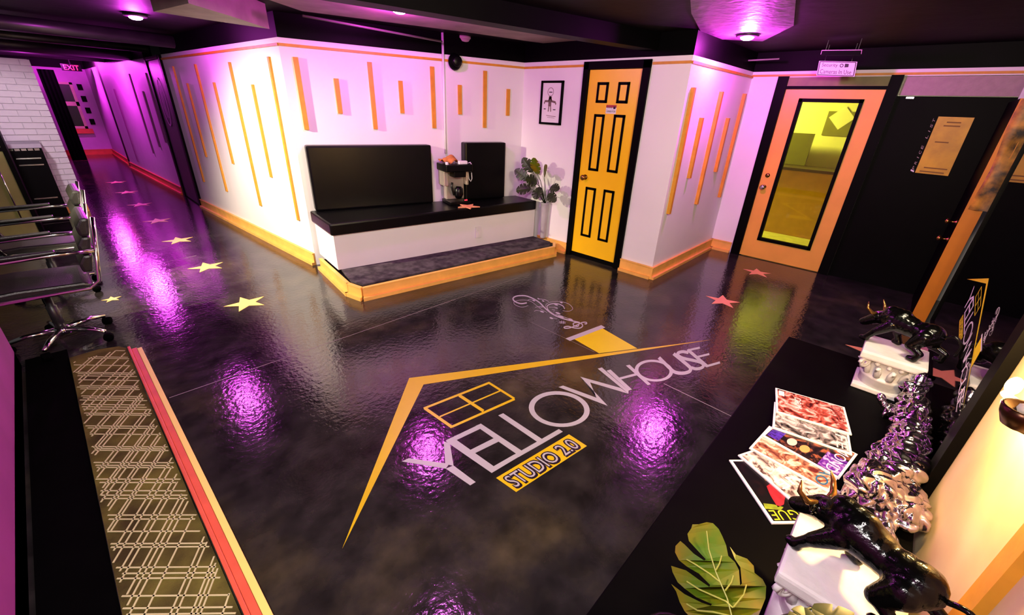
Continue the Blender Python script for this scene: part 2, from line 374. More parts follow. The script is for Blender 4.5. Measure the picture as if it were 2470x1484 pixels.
for i, (y, r, z) in enumerate([(7.0, .07, 2.2), (8.6, .05, 2.2), (10.2, .09, 2.19), (12.6, .06, 2.2)]):
    o = MB().tube([(-1.5, y, z), (1.5, y + .15, z)], r, 14).build('ceiling_duct', m_duct, smooth=True)
    tag(o, ['black round duct crossing the hall ceiling nearest the white batten wall', 'thin black pipe crossing the hall ceiling behind the first duct', 'thick black duct over the white brick wall', 'black duct deepest in the hall ceiling'][i], 'duct', 'hall ceiling ducts')
for i, (pa, pb, r, lab) in enumerate([((730, 38), (1066, 100), .009, 'thin grey conduit along the black soffit above the bench'), ((1880, 142), (1690, 152), .008, 'thin conduit on the black soffit above the pink wall'), ((2385, 140), (2470, 139), .012, 'short pipe end on the soffit above the dark doorway')]):
    z = 2.2; o = MB().tube([zp(*pa, z), zp(*pb, z)], r, 8).build('conduit', mat('grey_conduit', (.18, .16, .15), .4), smooth=True); tag(o, lab, 'pipe')
dm = zp(1115, 96, 2.27); o = thing('smoke_detector', 'cream half dome detector on the black ceiling above the wall speaker', 'detector', (dm.x, dm.y, 2.225))
MB().lathe([(.001, 2.225), (.05, 2.228), (.085, 2.25), (.095, 2.275)], (dm.x, dm.y, 0), 20).build('dome', mat('cream_plastic', (.5, .44, .36), .5), o, True)
MB().lathe([(.1, 2.275), (.1, ZC - .001)], (dm.x, dm.y, 0), 20).build('base_ring', mat('cream_plastic', (.5, .44, .36)), o, True)
# purple downlights
DLAB = ['in the rough ceiling patch above the pink batten wall', 'nearest the white batten wall at the hall entrance', 'behind the beam over the black bench', 'halfway down the hall', 'deepest in the hall', 'over the floor logo']
for (x, y, p), lb in zip(DOWN, DLAB):
    t = thing('downlight', 'purple recessed ceiling downlight ' + lb, 'light', (x, y, 2.27), 'purple ceiling downlights')
    MB().lathe([(.001, 2.245), (.03, 2.248), (.05, 2.258), (.055, 2.27), (.055, ZC - .001)], (x, y, 0), 20).build('lens', m_bulb, t, True)
    b = MB(); b.lathe([(.057, 2.268), (.09, 2.272), (.095, 2.28), (.095, ZC - .001), (.057, ZC - .001), (.057, 2.268)], (x, y, 0), 24)
    b.f = b.f[:-2]; b.build('trim_ring', m_duct, t, True)

# ================================================================== YELLOW DOOR
d1 = thing('door_1', None, None, (4.2, 2.55, 0), kind='structure')
fr = MB(); fr.box((4.155, DY1 - .005, 0), (4.30, DY1 + .055, 2.09)); fr.box((4.155, DY0 - .07, 0), (4.30, DY0 + .005, 2.09)); fr.box((4.155, DY0 - .07, 2.02), (4.30, DY1 + .055, 2.09)); fr.box((4.19, DY0, 0), (4.3, DY1, .045))
fr.build('door_frame', m_black, d1)
DX = 4.185
dl = px_(1424, 169, DX); dr = px_(1550, 166, DX); y1, y0, ztop = dl.y, dr.y, dl.z
dslab = MB().box((DX, y0, .055), (DX + .04, y1, ztop)).build('door_slab', m_yellowdoor, d1)
def z6(x, y): return (1200 + x / 2.393, 80 + y / 2.393)
for q in [(582, 283, 647, 283, 567, 402, 630, 404), (700, 283, 768, 281, 687, 404, 750, 408), (562, 467, 622, 470, 524, 792, 580, 797), (677, 470, 741, 473, 630, 802, 692, 808), (513, 890, 570, 893, 479, 1168, 537, 1180), (617, 905, 678, 910, 576, 1195, 635, 1207)]:
    P = [px_(*z6(q[i], q[i + 1]), DX) for i in (0, 2, 4, 6)]
    ya = (P[0].y + P[2].y) / 2; yb = (P[1].y + P[3].y) / 2; zt = (P[0].z + P[1].z) / 2; zb = (P[2].z + P[3].z) / 2
    g = .026
    mo = MB(); mo.box((DX - .008, yb, zb), (DX - .0005, yb + g, zt)); mo.box((DX - .008, ya - g, zb), (DX - .0005, ya, zt)); mo.box((DX - .008, yb, zb), (DX - .0005, ya, zb + g)); mo.box((DX - .008, yb, zt - g), (DX - .0005, ya, zt))
    pn = MB().box((DX - .004, yb + g, zb + g), (DX - .0003, ya - g, zt - g)).build('door_panel', m_yellowdoor, d1)
    mo.build('panel_moulding', m_black, d1)
k = px_(1408, 428, DX - .03)
hd = MB().lathe([(.03, 0), (.03, -.006), (.012, -.01), (.012, -.03), (.026, -.04), (.03, -.055), (.02, -.065), (.001, -.067)], (DX, k.y, k.z), 16, 'x').build('door_knob', m_brass, d1, True)
sg = thing('door_sticker', 'small white security notice with red band on the yellow door', 'sign', px_(1474, 274, DX))
a = px_(1463, 253, DX - .0015); b = px_(1485, 275, DX - .0015)
MB().box((DX - .002, b.y, b.z), (DX - .0005, a.y, a.z)).build('paper', m_paper, sg)
MB().box((DX - .003, b.y, a.z - (a.z - b.z) * .3), (DX - .002, a.y, a.z)).build('red_band', mat('sign_red', srgb(170, 60, 50), .5), sg)
q = [(DX - .0032, a.y - .008, b.z + .045), (DX - .0032, b.y + .008, b.z + .045), (DX - .0032, b.y + .008, b.z + .07), (DX - .0032, a.y - .008, b.z + .07)]
lettering('lettering', 'Security', lambda u, v: bil(q, u * .6, v), m_ink, sg)
MB().box((DX - .0034, b.y + .01, b.z + .045), (DX - .002, b.y + .035, b.z + .068)).build('camera_icon', m_ink, sg)
q2 = [Vector(p) - Vector((0, 0, .032)) for p in q]
lettering('lettering', 'Cameras In Use', lambda u, v: bil(q2, u, v), m_ink, sg)
# framed picture
pc = [px_(1307, 194, 4.16), px_(1360, 195, 4.16), px_(1350, 303, 4.16), px_(1300, 298, 4.16)]
yl = (pc[0].y + pc[3].y) / 2; yr = (pc[1].y + pc[2].y) / 2; zt = (pc[0].z + pc[1].z) / 2; zb = (pc[2].z + pc[3].z) / 2
pf = thing('picture_frame', 'black framed ink sketch of a figure hanging left of the yellow door', 'picture', (4.17, (yl + yr) / 2, zb))
b = MB(); g = .022
b.box((4.155, yr, zb), (4.18, yr + g, zt)); b.box((4.155, yl - g, zb), (4.18, yl, zt)); b.box((4.155, yr, zb), (4.18, yl, zb + g)); b.box((4.155, yr, zt - g), (4.18, yl, zt)); b.build('frame', m_black, pf)
MB().box((4.168, yr + g, zb + g), (4.178, yl - g, zt - g)).build('print', m_paper, pf)
def pic(u, v): return Vector((4.1675, yl + (yr - yl) * u, zt + (zb - zt) * v))
m_sk = mat('sepia_sketch_ink', srgb(120, 100, 92), .7, var=.4, scale=60); b = MB()
def flatpoly(b, polys, fn):
    for p in polys: b.add([fn(*q) for q in p], [list(range(len(p)))])
flatpoly(b, [[(p.x, p.y) for p in r] for r in ring((.44, .25), .14, .10, .12, .088, 0)], pic)
flatpoly(b, [[(p.x, p.y) for p in r] for pts, w in [([(.44, .36), (.36, .46), (.2, .46), (.17, .52)], .05), ([(.44, .36), (.52, .46), (.68, .48), (.72, .53)], .05), ([(.44, .35), (.43, .58)], .14), ([(.40, .58), (.38, .70)], .04), ([(.48, .58), (.5, .70)], .04), ([(.3, .79), (.75, .81)], .012), ([(.35, .83), (.7, .845)], .008)] for r in stroke(pts, w)], pic)
b.build('sketch', m_sk, pf)
for bar in ([(.37, .245), (.52, .245), (.52, .265), (.37, .265)], [(.16, .63), (.26, .63), (.26, .65), (.16, .65)], [(.6, .64), (.72, .64), (.72, .66), (.6, .66)]):
    b = MB(); flatpoly(b, [bar], lambda u, v: pic(u, v) - Vector((.0004, 0, 0))); b.build('ink_bar', m_ink, pf)

# ================================================================== ORANGE GLASS DOOR AND BACK ROOM
d2 = thing('door_2', None, None, (PXW, .95, 0), kind='structure')
fr = MB(); fr.box((PXW - .03, OY1, 0), (PXW + .1, OY1 + .105, 2.06)); fr.box((PXW - .03, OY0 - .095, 0), (PXW + .1, OY0, 2.06)); fr.box((PXW - .02, OY0, 1.935), (PXW + .1, OY1, 1.965))
fr.build('door_frame', m_black, d2)
MB().box((PXW - .01, OY0, 1.965), (PXW + .08, OY1, 2.05)).build('transom', m_olive, d2)
b = MB(); GX = PXW + .0
g0, g1, g2, g3 = [px_(*p, GX) for p in ((1926, 237), (2084, 240), (1955, 606), (1828, 578))]
gy1 = (g0.y + g3.y) / 2; gy0 = (g1.y + g2.y) / 2; gz1 = (g0.z + g1.z) / 2; gz0 = (g2.z + g3.z) / 2
b.box((GX, OY0, .01), (GX + .045, gy0, 1.935)); b.box((GX, gy1, .01), (GX + .045, OY1, 1.935)); b.box((GX, gy0, .01), (GX + .045, gy1, gz0)); b.box((GX, gy0, gz1), (GX + .045, gy1, 1.935))
b.build('door_slab', m_orangedoor, d2)
g = .035; b = MB()
b.box((GX - .012, gy0, gz0), (GX + .05, gy0 + g, gz1)); b.box((GX - .012, gy1 - g, gz0), (GX + .05, gy1, gz1)); b.box((GX - .012, gy0, gz0), (GX + .05, gy1, gz0 + g)); b.box((GX - .012, gy0, gz1 - g), (GX + .05, gy1, gz1))
b.build('glazing_bead', m_black, d2)
m_glass = mat('yellow_tinted_glass', (.93, .88, .10), .03, var=.02, trans=1.0)
MB().box((GX + .018, gy0 + g, gz0 + g), (GX + .026, gy1 - g, gz1 - g)).build('glass_pane', m_glass, d2)
for p, r in [((1852, 423), .024), ((1842, 451), .03)]:
    k = px_(*p, GX); MB().lathe([(r, 0), (r, -.006), (r * .45, -.01), (r * .45, -.03), (r * .9, -.038), (r, -.055), (r * .6, -.066), (.001, -.067)] if r > .025 else [(r, 0), (r, -.012), (.001, -.013)], (GX, k.y, k.z), 16, 'x').build('door_knob' if r > .025 else 'deadbolt', m_chrome if r > .025 else m_brass, d2, True)
# room seen through the glass
m_backwall = mat('pale_back_room_paint', (.75, .74, .62), .6, var=.05)
wall_b = MB(); wall_b.box((8.3, -.9, 0), (8.4, 3.2, 2.5)); wall_b.build('wall_backroom', m_backwall, kind='structure')
MB().box((6.1, 3.2, 0), (8.4, 3.3, 2.5)).build('wall_backroom_side', m_backwall, kind='structure')
MB().box((6.1, -1.0, 0), (8.4, -.9, 2.5)).build('wall_backroom_right', m_backwall, kind='structure')
lamp('back_room_lamp', 'AREA', (7.4, 2.7, 2.24), 150, (1, .98, .7), (8.0, 1.2, .8), .4)
MB().box((6.08, -.9, .0005), (8.3, 3.2, .006)).build('floor_backroom', mat('pale_yellow_tile', (.6, .6, .4), .25, var=.2), kind='structure')
t = thing('service_counter', 'brown counter seen through the yellow glass door', 'counter', (7.85, 1.2, 0))
MB().box((7.6, -.6, 0), (8.1, 2.9, .95)).build('body', mat('brown_laminate', srgb(190, 140, 70), .5), t); MB().box((7.55, -.65, .951), (8.15, 2.95, .99)).build('countertop', mat('dark_laminate', srgb(60, 50, 24), .4), t)
o = MB().box((8.05, 1.35, .995), (8.1, 1.95, 1.45)).build('monitor', mat('olive_screen', srgb(96, 96, 40), .4)); tag(o, 'dark upright monitor on the counter behind the yellow glass', 'monitor')
qa = px_(2000, 268, 8.29); qb = px_(2052, 330, 8.29)
t = thing('wall_poster', 'square poster on the wall behind the yellow glass door', 'poster', (8.29, qb.y, qb.z))
MB().box((8.286, qb.y, qb.z), (8.298, qa.y, qa.z)).build('sheet', mat('olive_poster', srgb(120, 120, 60), .6), t)
yc, zc2, hr = (qa.y + qb.y) / 2, (qa.z + qb.z) / 2 + .08, .16
MB().prism([(8.283, yc, zc2 + hr), (8.283, yc + hr, zc2), (8.283, yc, zc2 - hr), (8.283, yc - hr, zc2)], (.002, 0, 0)).build('diamond', m_paper, t)
# ------------------------------------------------------------------ dark doorway with the price list
d3 = thing('door_3', None, None, (PXW, 0, 0), kind='structure')
BX = PXW + .015
MB().box((BX, QY0, 0), (BX + .05, QY1, 1.88)).build('door_slab', m_black, d3)
MB().box((PXW + .001, QY0, 1.885), (PXW + .06, QY1 - .01, 2.045)).build('transom', m_beige, d3)
def q1(x, y): return (2050 + x / 4.2405, 150 + y / 4.2405)
pr = thing('price_list', 'gold price list sheet taped on the black door', 'poster', px_(*q1(970, 1150), BX))
P = [px_(*q1(*c), BX - .002) for c in ((908, 556), (1277, 568), (1003, 1165), (665, 1130))]
MB().prism(P, (-.0015, 0, 0)).build('sheet', mat('gold_paper', srgb(206, 172, 4), .45, col2=srgb(176, 142, 4), scale=6), pr)
T = [px_(*q1(*c), BX - .003) for c in ((652, 1108), (882, 572), (862, 560), (632, 1098))]
for k, ch in enumerate('PRICE LIST'):
    if ch != ' ': lettering('letter', ch, lambda u, v: bil(T, (k + ((.15 + .6 * u) if ch != 'I' else (.40 + .13 * u))) / 10, v), mat('dull_cream_ink', (.35, .30, .26), .6), pr)
MB().prism([bil(T, -.03, -.3), bil(T, 0, -.3), bil(T, 0, 1.3), bil(T, -.03, 1.3)], (-.001, 0, 0)).build('tape_corner', m_paper, pr)
m_faint = mat('brown_print', srgb(120, 88, 4), .6)
for u0, u1, v in ((.3, .7, .08), (.25, .72, .14), (.2, .6, .42), (.2, .9, .88), (.12, .85, .95)):
    c = [bil([P[3], P[2], P[1], P[0]], u, 1 - vv) - Vector((.002, 0, 0)) for u, vv in ((u0, v), (u1, v), (u1, v + .022), (u0, v + .022))]; MB().add(c, [[0, 1, 2, 3]]).build('print_line', m_faint, pr)
a = px_(2195, 236, BX); MB().box((BX - .006, a.y - .03, a.z - .008), (BX - .0005, a.y + .03, a.z + .008)).build('door_plate', m_chrome, d3)
# the open door leaf seen edge-on, hinged at the right jamb
d4 = thing('door_4', None, None, (5.5, -.41, 0), kind='structure')
ea = px_(2190, 771, 5.05); eb = px_(2223, 790, 5.05)
MB().box((5.05, -.455, .0), (PXW - .04, -.352, 1.835)).build('door_slab', m_black, d4)
MB().box((5.035, -.455, .0), (5.0499, -.352, 1.835)).build('door_edge', m_orangeedge, d4)
for p in ((2297, 535), (2264, 574)):
    k = px_(*p, 5.12); MB().lathe([(.02, -.352), (.02, -.345), (.008, -.34), (.008, -.31), (.02, -.30), (.024, -.285), (.001, -.275)], (5.12, 0, k.z), 14, 'y').build('door_knob', m_brass, d4, True)
m_leop = mat('gold_brown_mottled_cloth', srgb(206, 140, 40), .5, col2=srgb(40, 22, 8), scale=9)
b = MB()
pts = [(5.02, -.36), (5.0, -.40), (5.03, -.46), (5.005, -.52), (5.04, -.58), (5.02, -.62)]
vs = []
for zi in range(9):
    for j, (x, y) in enumerate(pts): vs.append((x + .012 * math.sin(zi * 1.7 + j), y + .01 * math.sin(zi + j * 2) + .03 * (zi / 8) * (j - 2) * .3, 1.83 - zi * .10))
fs = [[z * 6 + j, z * 6 + j + 1, (z + 1) * 6 + j + 1, (z + 1) * 6 + j] for z in range(8) for j in range(5)]
b.add(vs, fs); b.add([(v[0] + .008, v[1], v[2]) for v in vs], [f[::-1] for f in fs])
o = b.build('hanging_cloth', m_leop, smooth=True); tag(o, 'gold and brown mottled cloth hanging over the open orange-edged door', 'cloth')
# hanging signs over the orange door
SX = 5.55
sn = thing('security_sign', 'white Security Cameras In Use sign hanging above the orange door', 'sign', px_(2020, 184, SX))
P = [px_(*p, SX) for p in ((1969, 182), (2061, 185), (2068, 149), (1976, 147))]
MB().prism(P, (.008, 0, 0)).build('board', m_paper, sn)
e = lambda u, v: bil(P, u, v) - Vector((.001, 0, 0))
b = MB()
for pts in ([(.03, .05), (.97, .05)], [(.03, .95), (.97, .95)], [(.03, .05), (.03, .95)], [(.97, .05), (.97, .95)]):
    flatpoly(b, [[(p.x, p.y) for p in r] for r in stroke(pts, .022 if pts[0][1] != pts[1][1] else .05)], e)
b.build('border', m_ink, sn)
lettering('lettering', 'Security', lambda u, v: e(.1 + u * .42, .55 + v * .32), m_ink, sn)
lettering('lettering', 'Cameras In Use', lambda u, v: e(.08 + u * .82, .14 + v * .3), m_ink, sn)
b = MB(); flatpoly(b, [[(p.x, p.y) for p in r] for r in ring((.62, .72), .05, .13, .03, .08, 0, 16)] + [[(.7, .6), (.8, .62), (.8, .84), (.7, .86)]], e); b.build('camera_icon', m_ink, sn)
for u in (.15, .85):
    MB().tube([bil(P, u, 1.0) + Vector((.004, 0, 0)), Vector((SX + .004, bil(P, u, 1).y, ZC - .001))], .003, 6).build('hanger', m_duct, sn)
sn2 = thing('exit_sign_board', 'unlit black overhead board with white outline above the security sign', 'sign', px_(2030, 134, 5.25))
P2 = [px_(*p, 5.25) for p in ((1978, 134), (2078, 133), (2080, 120), (1982, 121))]
MB().prism(P2, (.01, 0, 0)).build('board', m_black, sn2)
b = MB(); e2 = lambda u, v: bil(P2, u, v) - Vector((.001, 0, 0))
for pts, w in (([(0, .95), (1, .95)], .12), ([(.01, .2), (.01, 1)], .012), ([(.99, .2), (.99, 1)], .012)): flatpoly(b, [[(p.x, p.y) for p in r] for r in stroke(pts, w)], e2)
b.build('border', mat('pinkish_white_line', srgb(210, 170, 190), .5), sn2)
for u in (.1, .9): MB().tube([bil(P2, u, 1) + Vector((.005, 0, 0)), Vector((5.255, bil(P2, u, 1).y, ZC - .001))], .003, 6).build('hanger', m_duct, sn2)

# ================================================================== BENCH, STEP
ST = .12
stp = [zp(762, 645), zp(838, 716), zp(872, 732), zp(1349, 617), Vector((4.13, 3.02, 0)), Vector((4.14, 3.42, 0))]
s2 = [(p.x, p.y) for p in stp]
cx = sum(p[0] for p in s2) / 6; cy = sum(p[1] for p in s2) / 6
step = thing('trim_1', None, None, (2.9, 3.4, 0), kind='structure')
inner = [(1.715, 4.30), (1.605, 3.50), (1.64, 3.33), (3.97, 2.99), (4.10, 3.09), (4.12, 3.45)]
MB().slab(inner, 0, ST - .012).build('step_platform', m_black, step)
def band(poly, out, z0, z1, name, m):
    b = MB()
    for i in range(len(poly) - 1):
        A = Vector((*poly[i], 0)); B = Vector((*poly[i + 1], 0)); d = (B - A).normalized(); n = Vector((-d.y, d.x, 0)) * -1
        b.slab([A, B, B + n * out + d * out * .4, A + n * out - d * out * .4], z0, z1)
    return b.build(name, m, step)
band(inner[:5], .028, .0, ST - .01, 'fascia_board', m_base)
band(inner[:5], .056, .0, .034, 'shoe_moulding', m_base)
band(inner[:5], .034, ST - .01, ST + .002, 'cap_moulding', m_base)
cpoly = [(1.70, 3.86), (1.625, 3.52), (1.66, 3.36), (3.95, 3.02), (4.07, 3.11), (4.09, 3.42)]
cp = MB().slab(cpoly, ST - .011, ST + .012).build('carpet_pad', m_carpet, step, bevel=.006)
bench = thing('bench', 'built-in white bench with a glossy black cushioned seat', 'bench', (2.9, 3.75, ST))
FL, FR = Vector((1.665, 3.836, 0)), Vector((4.085, 3.404, 0)); BL, BR = Vector((1.745, 4.42, 0)), Vector((4.1, 3.76, 0))
MB().slab([FL, FR, BR, BL], ST + .013, .485).build('base', m_white, bench)
fd = (FR - FL).normalized(); fn = Vector((fd.y, -fd.x, 0))
o1 = Vector((0, 0, 0))
MB().slab([FL + fn * .05 - fd * .03, FR + fn * .035 - fd * .01, BR + fd * .0, BL - fd * .03 - fn * .0], .486, .60).build('seat', m_blackgloss, bench, bevel=.018)
wd_ = (Vector((*BC, 0)) - Vector((*LC, 0))).normalized(); wn_ = Vector((wd_.y, -wd_.x, 0)); wA = Vector((*LC, 0))
def backrest(p0, p1, ztop):
    a = pl(*p0, wA + wn_ * .13, wn_); b2 = pl(*p1, wA + wn_ * .13, wn_)
    a0 = Vector((a.x, a.y, 0)); b0 = Vector((b2.x, b2.y, 0))
    MB().slab([a0, b0, b0 - wn_ * .125, a0 - wn_ * .125], .601, (a.z + b2.z) / 2).build('backrest', m_blackgloss, bench, bevel=.02)
backrest((737, 355), (1040, 347), 0); backrest((1122, 345), (1221, 343), 0)
sp = pl(1153, 560, FL, fn)
op = thing('outlet_plate', 'white switch plate on the front of the bench', 'switch', sp)
MB().obox(sp + fn * .008, fd * .040, fn * .007, (0, 0, .064)).build('plate', mat('white_plastic', (.8, .76, .78), .4), op, bevel=.002)
MB().obox(sp + fn * .018, fd * .012, fn * .003, (0, 0, .034)).build('rocker', mat('white_plastic', (.8, .76, .78), .4), op)
# white pipe on the back wall, speaker
a = pl(1068, 112, wA + wn_ * .02, wn_); b2 = pl(1080, 372, wA + wn_ * .02, wn_)
o = MB().tube([(a.x, a.y, ZC - .002), (a.x, a.y, 1.13)], .013, 10).build('wall_conduit', m_white, smooth=True); tag(o, 'white vertical pipe on the back wall above the coffee machine', 'pipe')
s = pl(1097, 149, wA + wn_ * .05, wn_)
t = thing('wall_speaker', 'round black speaker on the top edge of the back wall', 'speaker', s)
b = MB().ball(s, .07, 20, 14, (1, 1, 1.15)); b.build('body', m_black, t, True)
MB().obox(s - wn_ * .035 + Vector((0, 0, .03)), wd_ * .02, wn_ * .014, (0, 0, .05)).build('bracket', m_black, t)
MB().lathe([(.05, 0), (.055, -.012), (.035, -.02), (.001, -.022)], (0, 0, 0), 18, 'y').xf(Matrix.Translation(s + wn_ * .058) @ Matrix.Rotation(math.atan2(wd_.y, wd_.x), 4, 'Z')).build('grille', m_blackgloss, t, True)
# coffee machine between the backrests
cmc = pl(1092, 470, FL - fn * .33, fn); cmc.z = .60
RZ = Matrix.Translation((3.17, 3.86, .602)) @ Matrix.Rotation(math.atan2(wd_.y, wd_.x), 4, 'Z')
cmn = thing('coffee_machine', 'black and silver coffee machine standing between the two black backrests', 'coffee machine', (3.17, 3.86, .602))
def cb(name, parts, m, bev=0, parent=cmn, smooth=False):
    b = MB()
    for p in parts: b.box(*p)
    return b.xf(RZ).build(name, m, parent, smooth, bev)
cb('drip_tray', [((-.12, -.14, 0), (.14, .12, .035))], m_blackgloss, .006)
m_steel = mat('brushed_cream_steel', (.62, .56, .47), .3, .6)
cb('back_housing', [((-.10, .02, .036), (.12, .12, .36))], m_steel, .008)
cb('side_cheek', [((-.155, -.05, .20), (-.10, .12, .36))], m_steel, .01)
cb('side_cheek', [((.12, -.05, .20), (.15, .12, .36))], m_steel, .01)
cb('top_lid', [((-.17, -.15, .361), (.16, .13, .44))], m_blackgloss, .015)
cb('brew_head', [((-.06, -.12, .30), (.08, .02, .36))], m_blackgloss, .006)
MB().lathe([(.035, .06), (.055, .10), (.05, .17), (.03, .19)], (0.02, -.05, 0), 18).xf(RZ).build('carafe', m_blackgloss, cmn, True)
MB().tube([(-.04, -.06, .10), (-.07, -.06, .19), (-.06, -.06, .24)], .014, 8).xf(RZ).build('carafe_handle', m_leather, cmn, True)
for x in (.06, .08): MB().ball((x, -.143, .05), .008, 10, 6).xf(RZ).build('indicator_light', m_exit, cmn, True)
MB().tube([(.17, .05, .42), (.21, .03, .44), (.22, .0, .40), (.20, 0, .34)], .006, 8).xf(RZ).build('power_cord', m_white, cmn, True)
MB().tube([(.175, .02, .33), (.18, .01, .26), (.20, 0, .23), (.215, 0, .26), (.21, 0, .33)], .006, 8).xf(RZ).build('power_cord', m_white, cmn, True)
# clutter on top of the machine
top = RZ @ Vector((-.07, -.02, .445))
hb = MB(); vs = []
for i in range(10):
    for j in range(10):
        u = i / 9 - .5; v = j / 9 - .5
        vs.append(top + Vector((u * .2, v * .16, .005 + .05 * max(0, 1 - 4 * (u * u + v * v)) + .02 * math.sin(9 * u + 5 * v) * math.cos(7 * v) + .02)))
fs = [[i * 10 + j, (i + 1) * 10 + j, (i + 1) * 10 + j + 1, i * 10 + j + 1] for i in range(9) for j in range(9)]
hb.add(vs, fs); hb.add([v - Vector((0, 0, .006)) for v in vs], [f[::-1] for f in fs])
o = hb.build('crumpled_cloth', mat('orange_fabric', srgb(206, 130, 60), .7, var=.3, scale=20), smooth=True); tag(o, 'crumpled orange cloth on top of the coffee machine', 'cloth')
o = MB().box((.0, -.13, .441), (.10, -.08, .475)).xf(RZ).build('small_box', m_white, bevel=.006); tag(o, 'small white box on the front of the coffee machine lid', 'box')
o = MB().box((-.19, -.145, .37), (-.165, -.11, .40)).xf(RZ).build('small_box', m_white, bevel=.006); tag(o, 'small white box at the left edge of the coffee machine', 'box')
o.location.z = .602 + .4415; o.location.x += .02; o.location.y += -.02
c = RZ @ Vector((.04, -.27, .003)); b = MB(); n = 10
b.slab([(c.x + (.13 if i % 2 == 0 else .055) * math.cos(i * PI / 5 + .4), c.y + (.13 if i % 2 == 0 else .055) * math.sin(i * PI / 5 + .4)) for i in range(10)], .603, .612)
o = b.build('star_coaster', m_starp); tag(o, 'salmon star lying on the black seat before the coffee machine', 'star')

# ------------------------------------------------------------------ leaves
def leaf_mesh(L, Wd, lobes=5, cut=.55, droop=.25, fold=.12, n=16):
    """split leaf along +Y from the origin, with side notches, closed thin solid"""
    pts = []; half = []
    N = lobes * 8
    for i in range(N + 1):
        t = i / N; w = Wd * (math.sin(PI * min(1, t * .92 + .05)) ** .7) * (1 - .25 * t)
        ph = (t * lobes) % 1
        k = 1 - cut * (1 if (ph > .80 and .12 < t < .92) else 0)
        half.append((t, w * k))
    top = []
    for t, w in half:
        y = L * t; z = -droop * L * t * t
        top.append(((0, y, z), (w * .5, y + .10 * w, z + fold * w * .5), (w, y + .22 * w, z + fold * w - .1 * w)))
    b = MB()
    for sgn in (1, -1):
        vs = [(p[0] * sgn, p[1], p[2]) for row in top for p in row]; m = len(top)
        fs = [[i * 3 + j, i * 3 + j + 1, (i + 1) * 3 + j + 1, (i + 1) * 3 + j] for i in range(m - 1) for j in range(2)]
        b.add(vs, fs); b.add([(v[0], v[1], v[2] - .0015) for v in vs], [f[::-1] for f in fs])
    return b
def orient(p, d, up=(0, 0, 1), s=1.):
    d = Vector(d).normalized(); u = Vector(up); x = d.cross(u).normalized(); z = x.cross(d)
    M = Matrix((x, d, z)).transposed().to_4x4(); return Matrix.Translation(p) @ M @ Matrix.Scale(s, 4)
# plant behind the bench end
pb = Vector((4.122, 3.275, .135))
plant = thing('potted_plant', 'potted split-leaf plant in a tall tapered planter at the right end of the bench', 'plant', pb)
MB().lathe([(.032, 0), (.035, .01), (.042, .30), (.05, .43), (.052, .45), (.046, .45), (.042, .43)], pb, 20).build('planter', mat('lilac_grey_planter', (.42, .38, .42), .4), plant, True)
MB().lathe([(.043, .42), (.001, .425)], pb, 16).build('soil', m_rubber, plant)
for i, (px, py, dx, dy, L, Wd) in enumerate([(1282, 410, -.5, .9, .20, .08), (1270, 430, -.6, .6, .20, .08), (1295, 415, 0, 1, .20, .09), (1330, 452, 1, .15, .20, .07), (1325, 470, 1, -.25, .19, .07), (1275, 455, -.7, -.1, .18, .09), (1300, 455, .1, -.7, .16, .09), (1312, 420, .5, .8, .17, .08), (1292, 440, -.2, .3, .15, .09)]):
    X = 4.03 - .035 * (i % 3); c = px_(px, py, X); base = pb + Vector((0, 0, .43))
    mid = base.lerp(c, .6) + Vector((0, 0, .05))
    MB().tube([base, mid, c], [.005, .004, .003], 6).build('stem', m_leafd, plant, True)
    d = Vector((-.55, -dx, dy * .9)); up = (-.8, 0, .5)
    leaf_mesh(L, Wd, 4, .6, .15).xf(orient(c - d.normalized() * L * .15, d, up)).build('leaf', m_leafd if i not in (2, 7) else m_leaf, plant, True)

# ================================================================== FLOOR LOGO
m_shadow = mat('black_vinyl_outline', (.004, .004, .004), .4)
za = lambda p: (950 + p[0] / 4.7875, 900 + p[1] / 4.7875)
zb_ = lambda p: (1270 + p[0] / 4.94, 800 + p[1] / 4.94)
zc_ = lambda p: (1200 + p[0] / 6.861, 690 + p[1] / 6.861)
LG = []     # (part name, material, polygons in photo pixels, layer)
def P_(name, m, conv, polys, layer=1): LG.append((name, m, [[conv(q) for q in p] for p in polys], layer))
idn = lambda p: p
P_('roof_line', 'y', idn, [[(825, 1325), (987, 912), (1021.6, 927.8)], [(987, 912), (1717, 819.6), (1021.6, 927.8)]])
P_('chimney', 'b', zc_, [[(1270, 880), (1735, 700), (2315, 1035), (1680, 1115)]])
P_('chimney_cap', 'w', zc_, [[(1125, 870), (1718, 648), (1783, 688), (1198, 910)]], 2)
def sk(lst):
    out = []
    for pts, w in lst: out += [[(q.x, q.y) for q in p] for p in stroke(pts, w)]
    return out
P_('window_outline', 'y', za, sk([([(345, 410), (1103, 112)], 24), ([(1095, 112), (1392, 297)], 24), ([(1395, 300), (668, 622)], 26), ([(672, 626), (360, 408)], 34), ([(755, 258), (1035, 440)], 34), ([(530, 505), (1230, 205)], 16)]))
P_('letter_y', 'w', za, [[(90, 1022), (172, 985), (640, 1050), (600, 1105)], [(600, 1105), (688, 1068), (945, 1260), (882, 1298)], [(595, 1050), (690, 1075), (648, 815), (575, 790)]])
P_('letter_e', 'w', za, [[(600, 790), (690, 750), (1200, 1110), (1130, 1155)], [(600, 778), (1005, 585), (1050, 620), (640, 815)], [(860, 900), (1155, 752), (1215, 790), (920, 935)], [(1130, 1155), (1080, 1118), (1395, 938), (1440, 970)]], 1)
P_('letter_l', 'w', za, [[(1005, 585), (1480, 900), (1420, 938), (945, 610)], [(1440, 972), (1395, 940), (1640, 800), (1690, 830)]], 2)
P_('letter_l', 'w', za, [[(1205, 490), (1262, 465), (1715, 765), (1655, 795)], [(1690, 830), (1640, 800), (1905, 648), (1952, 678)]], 1)
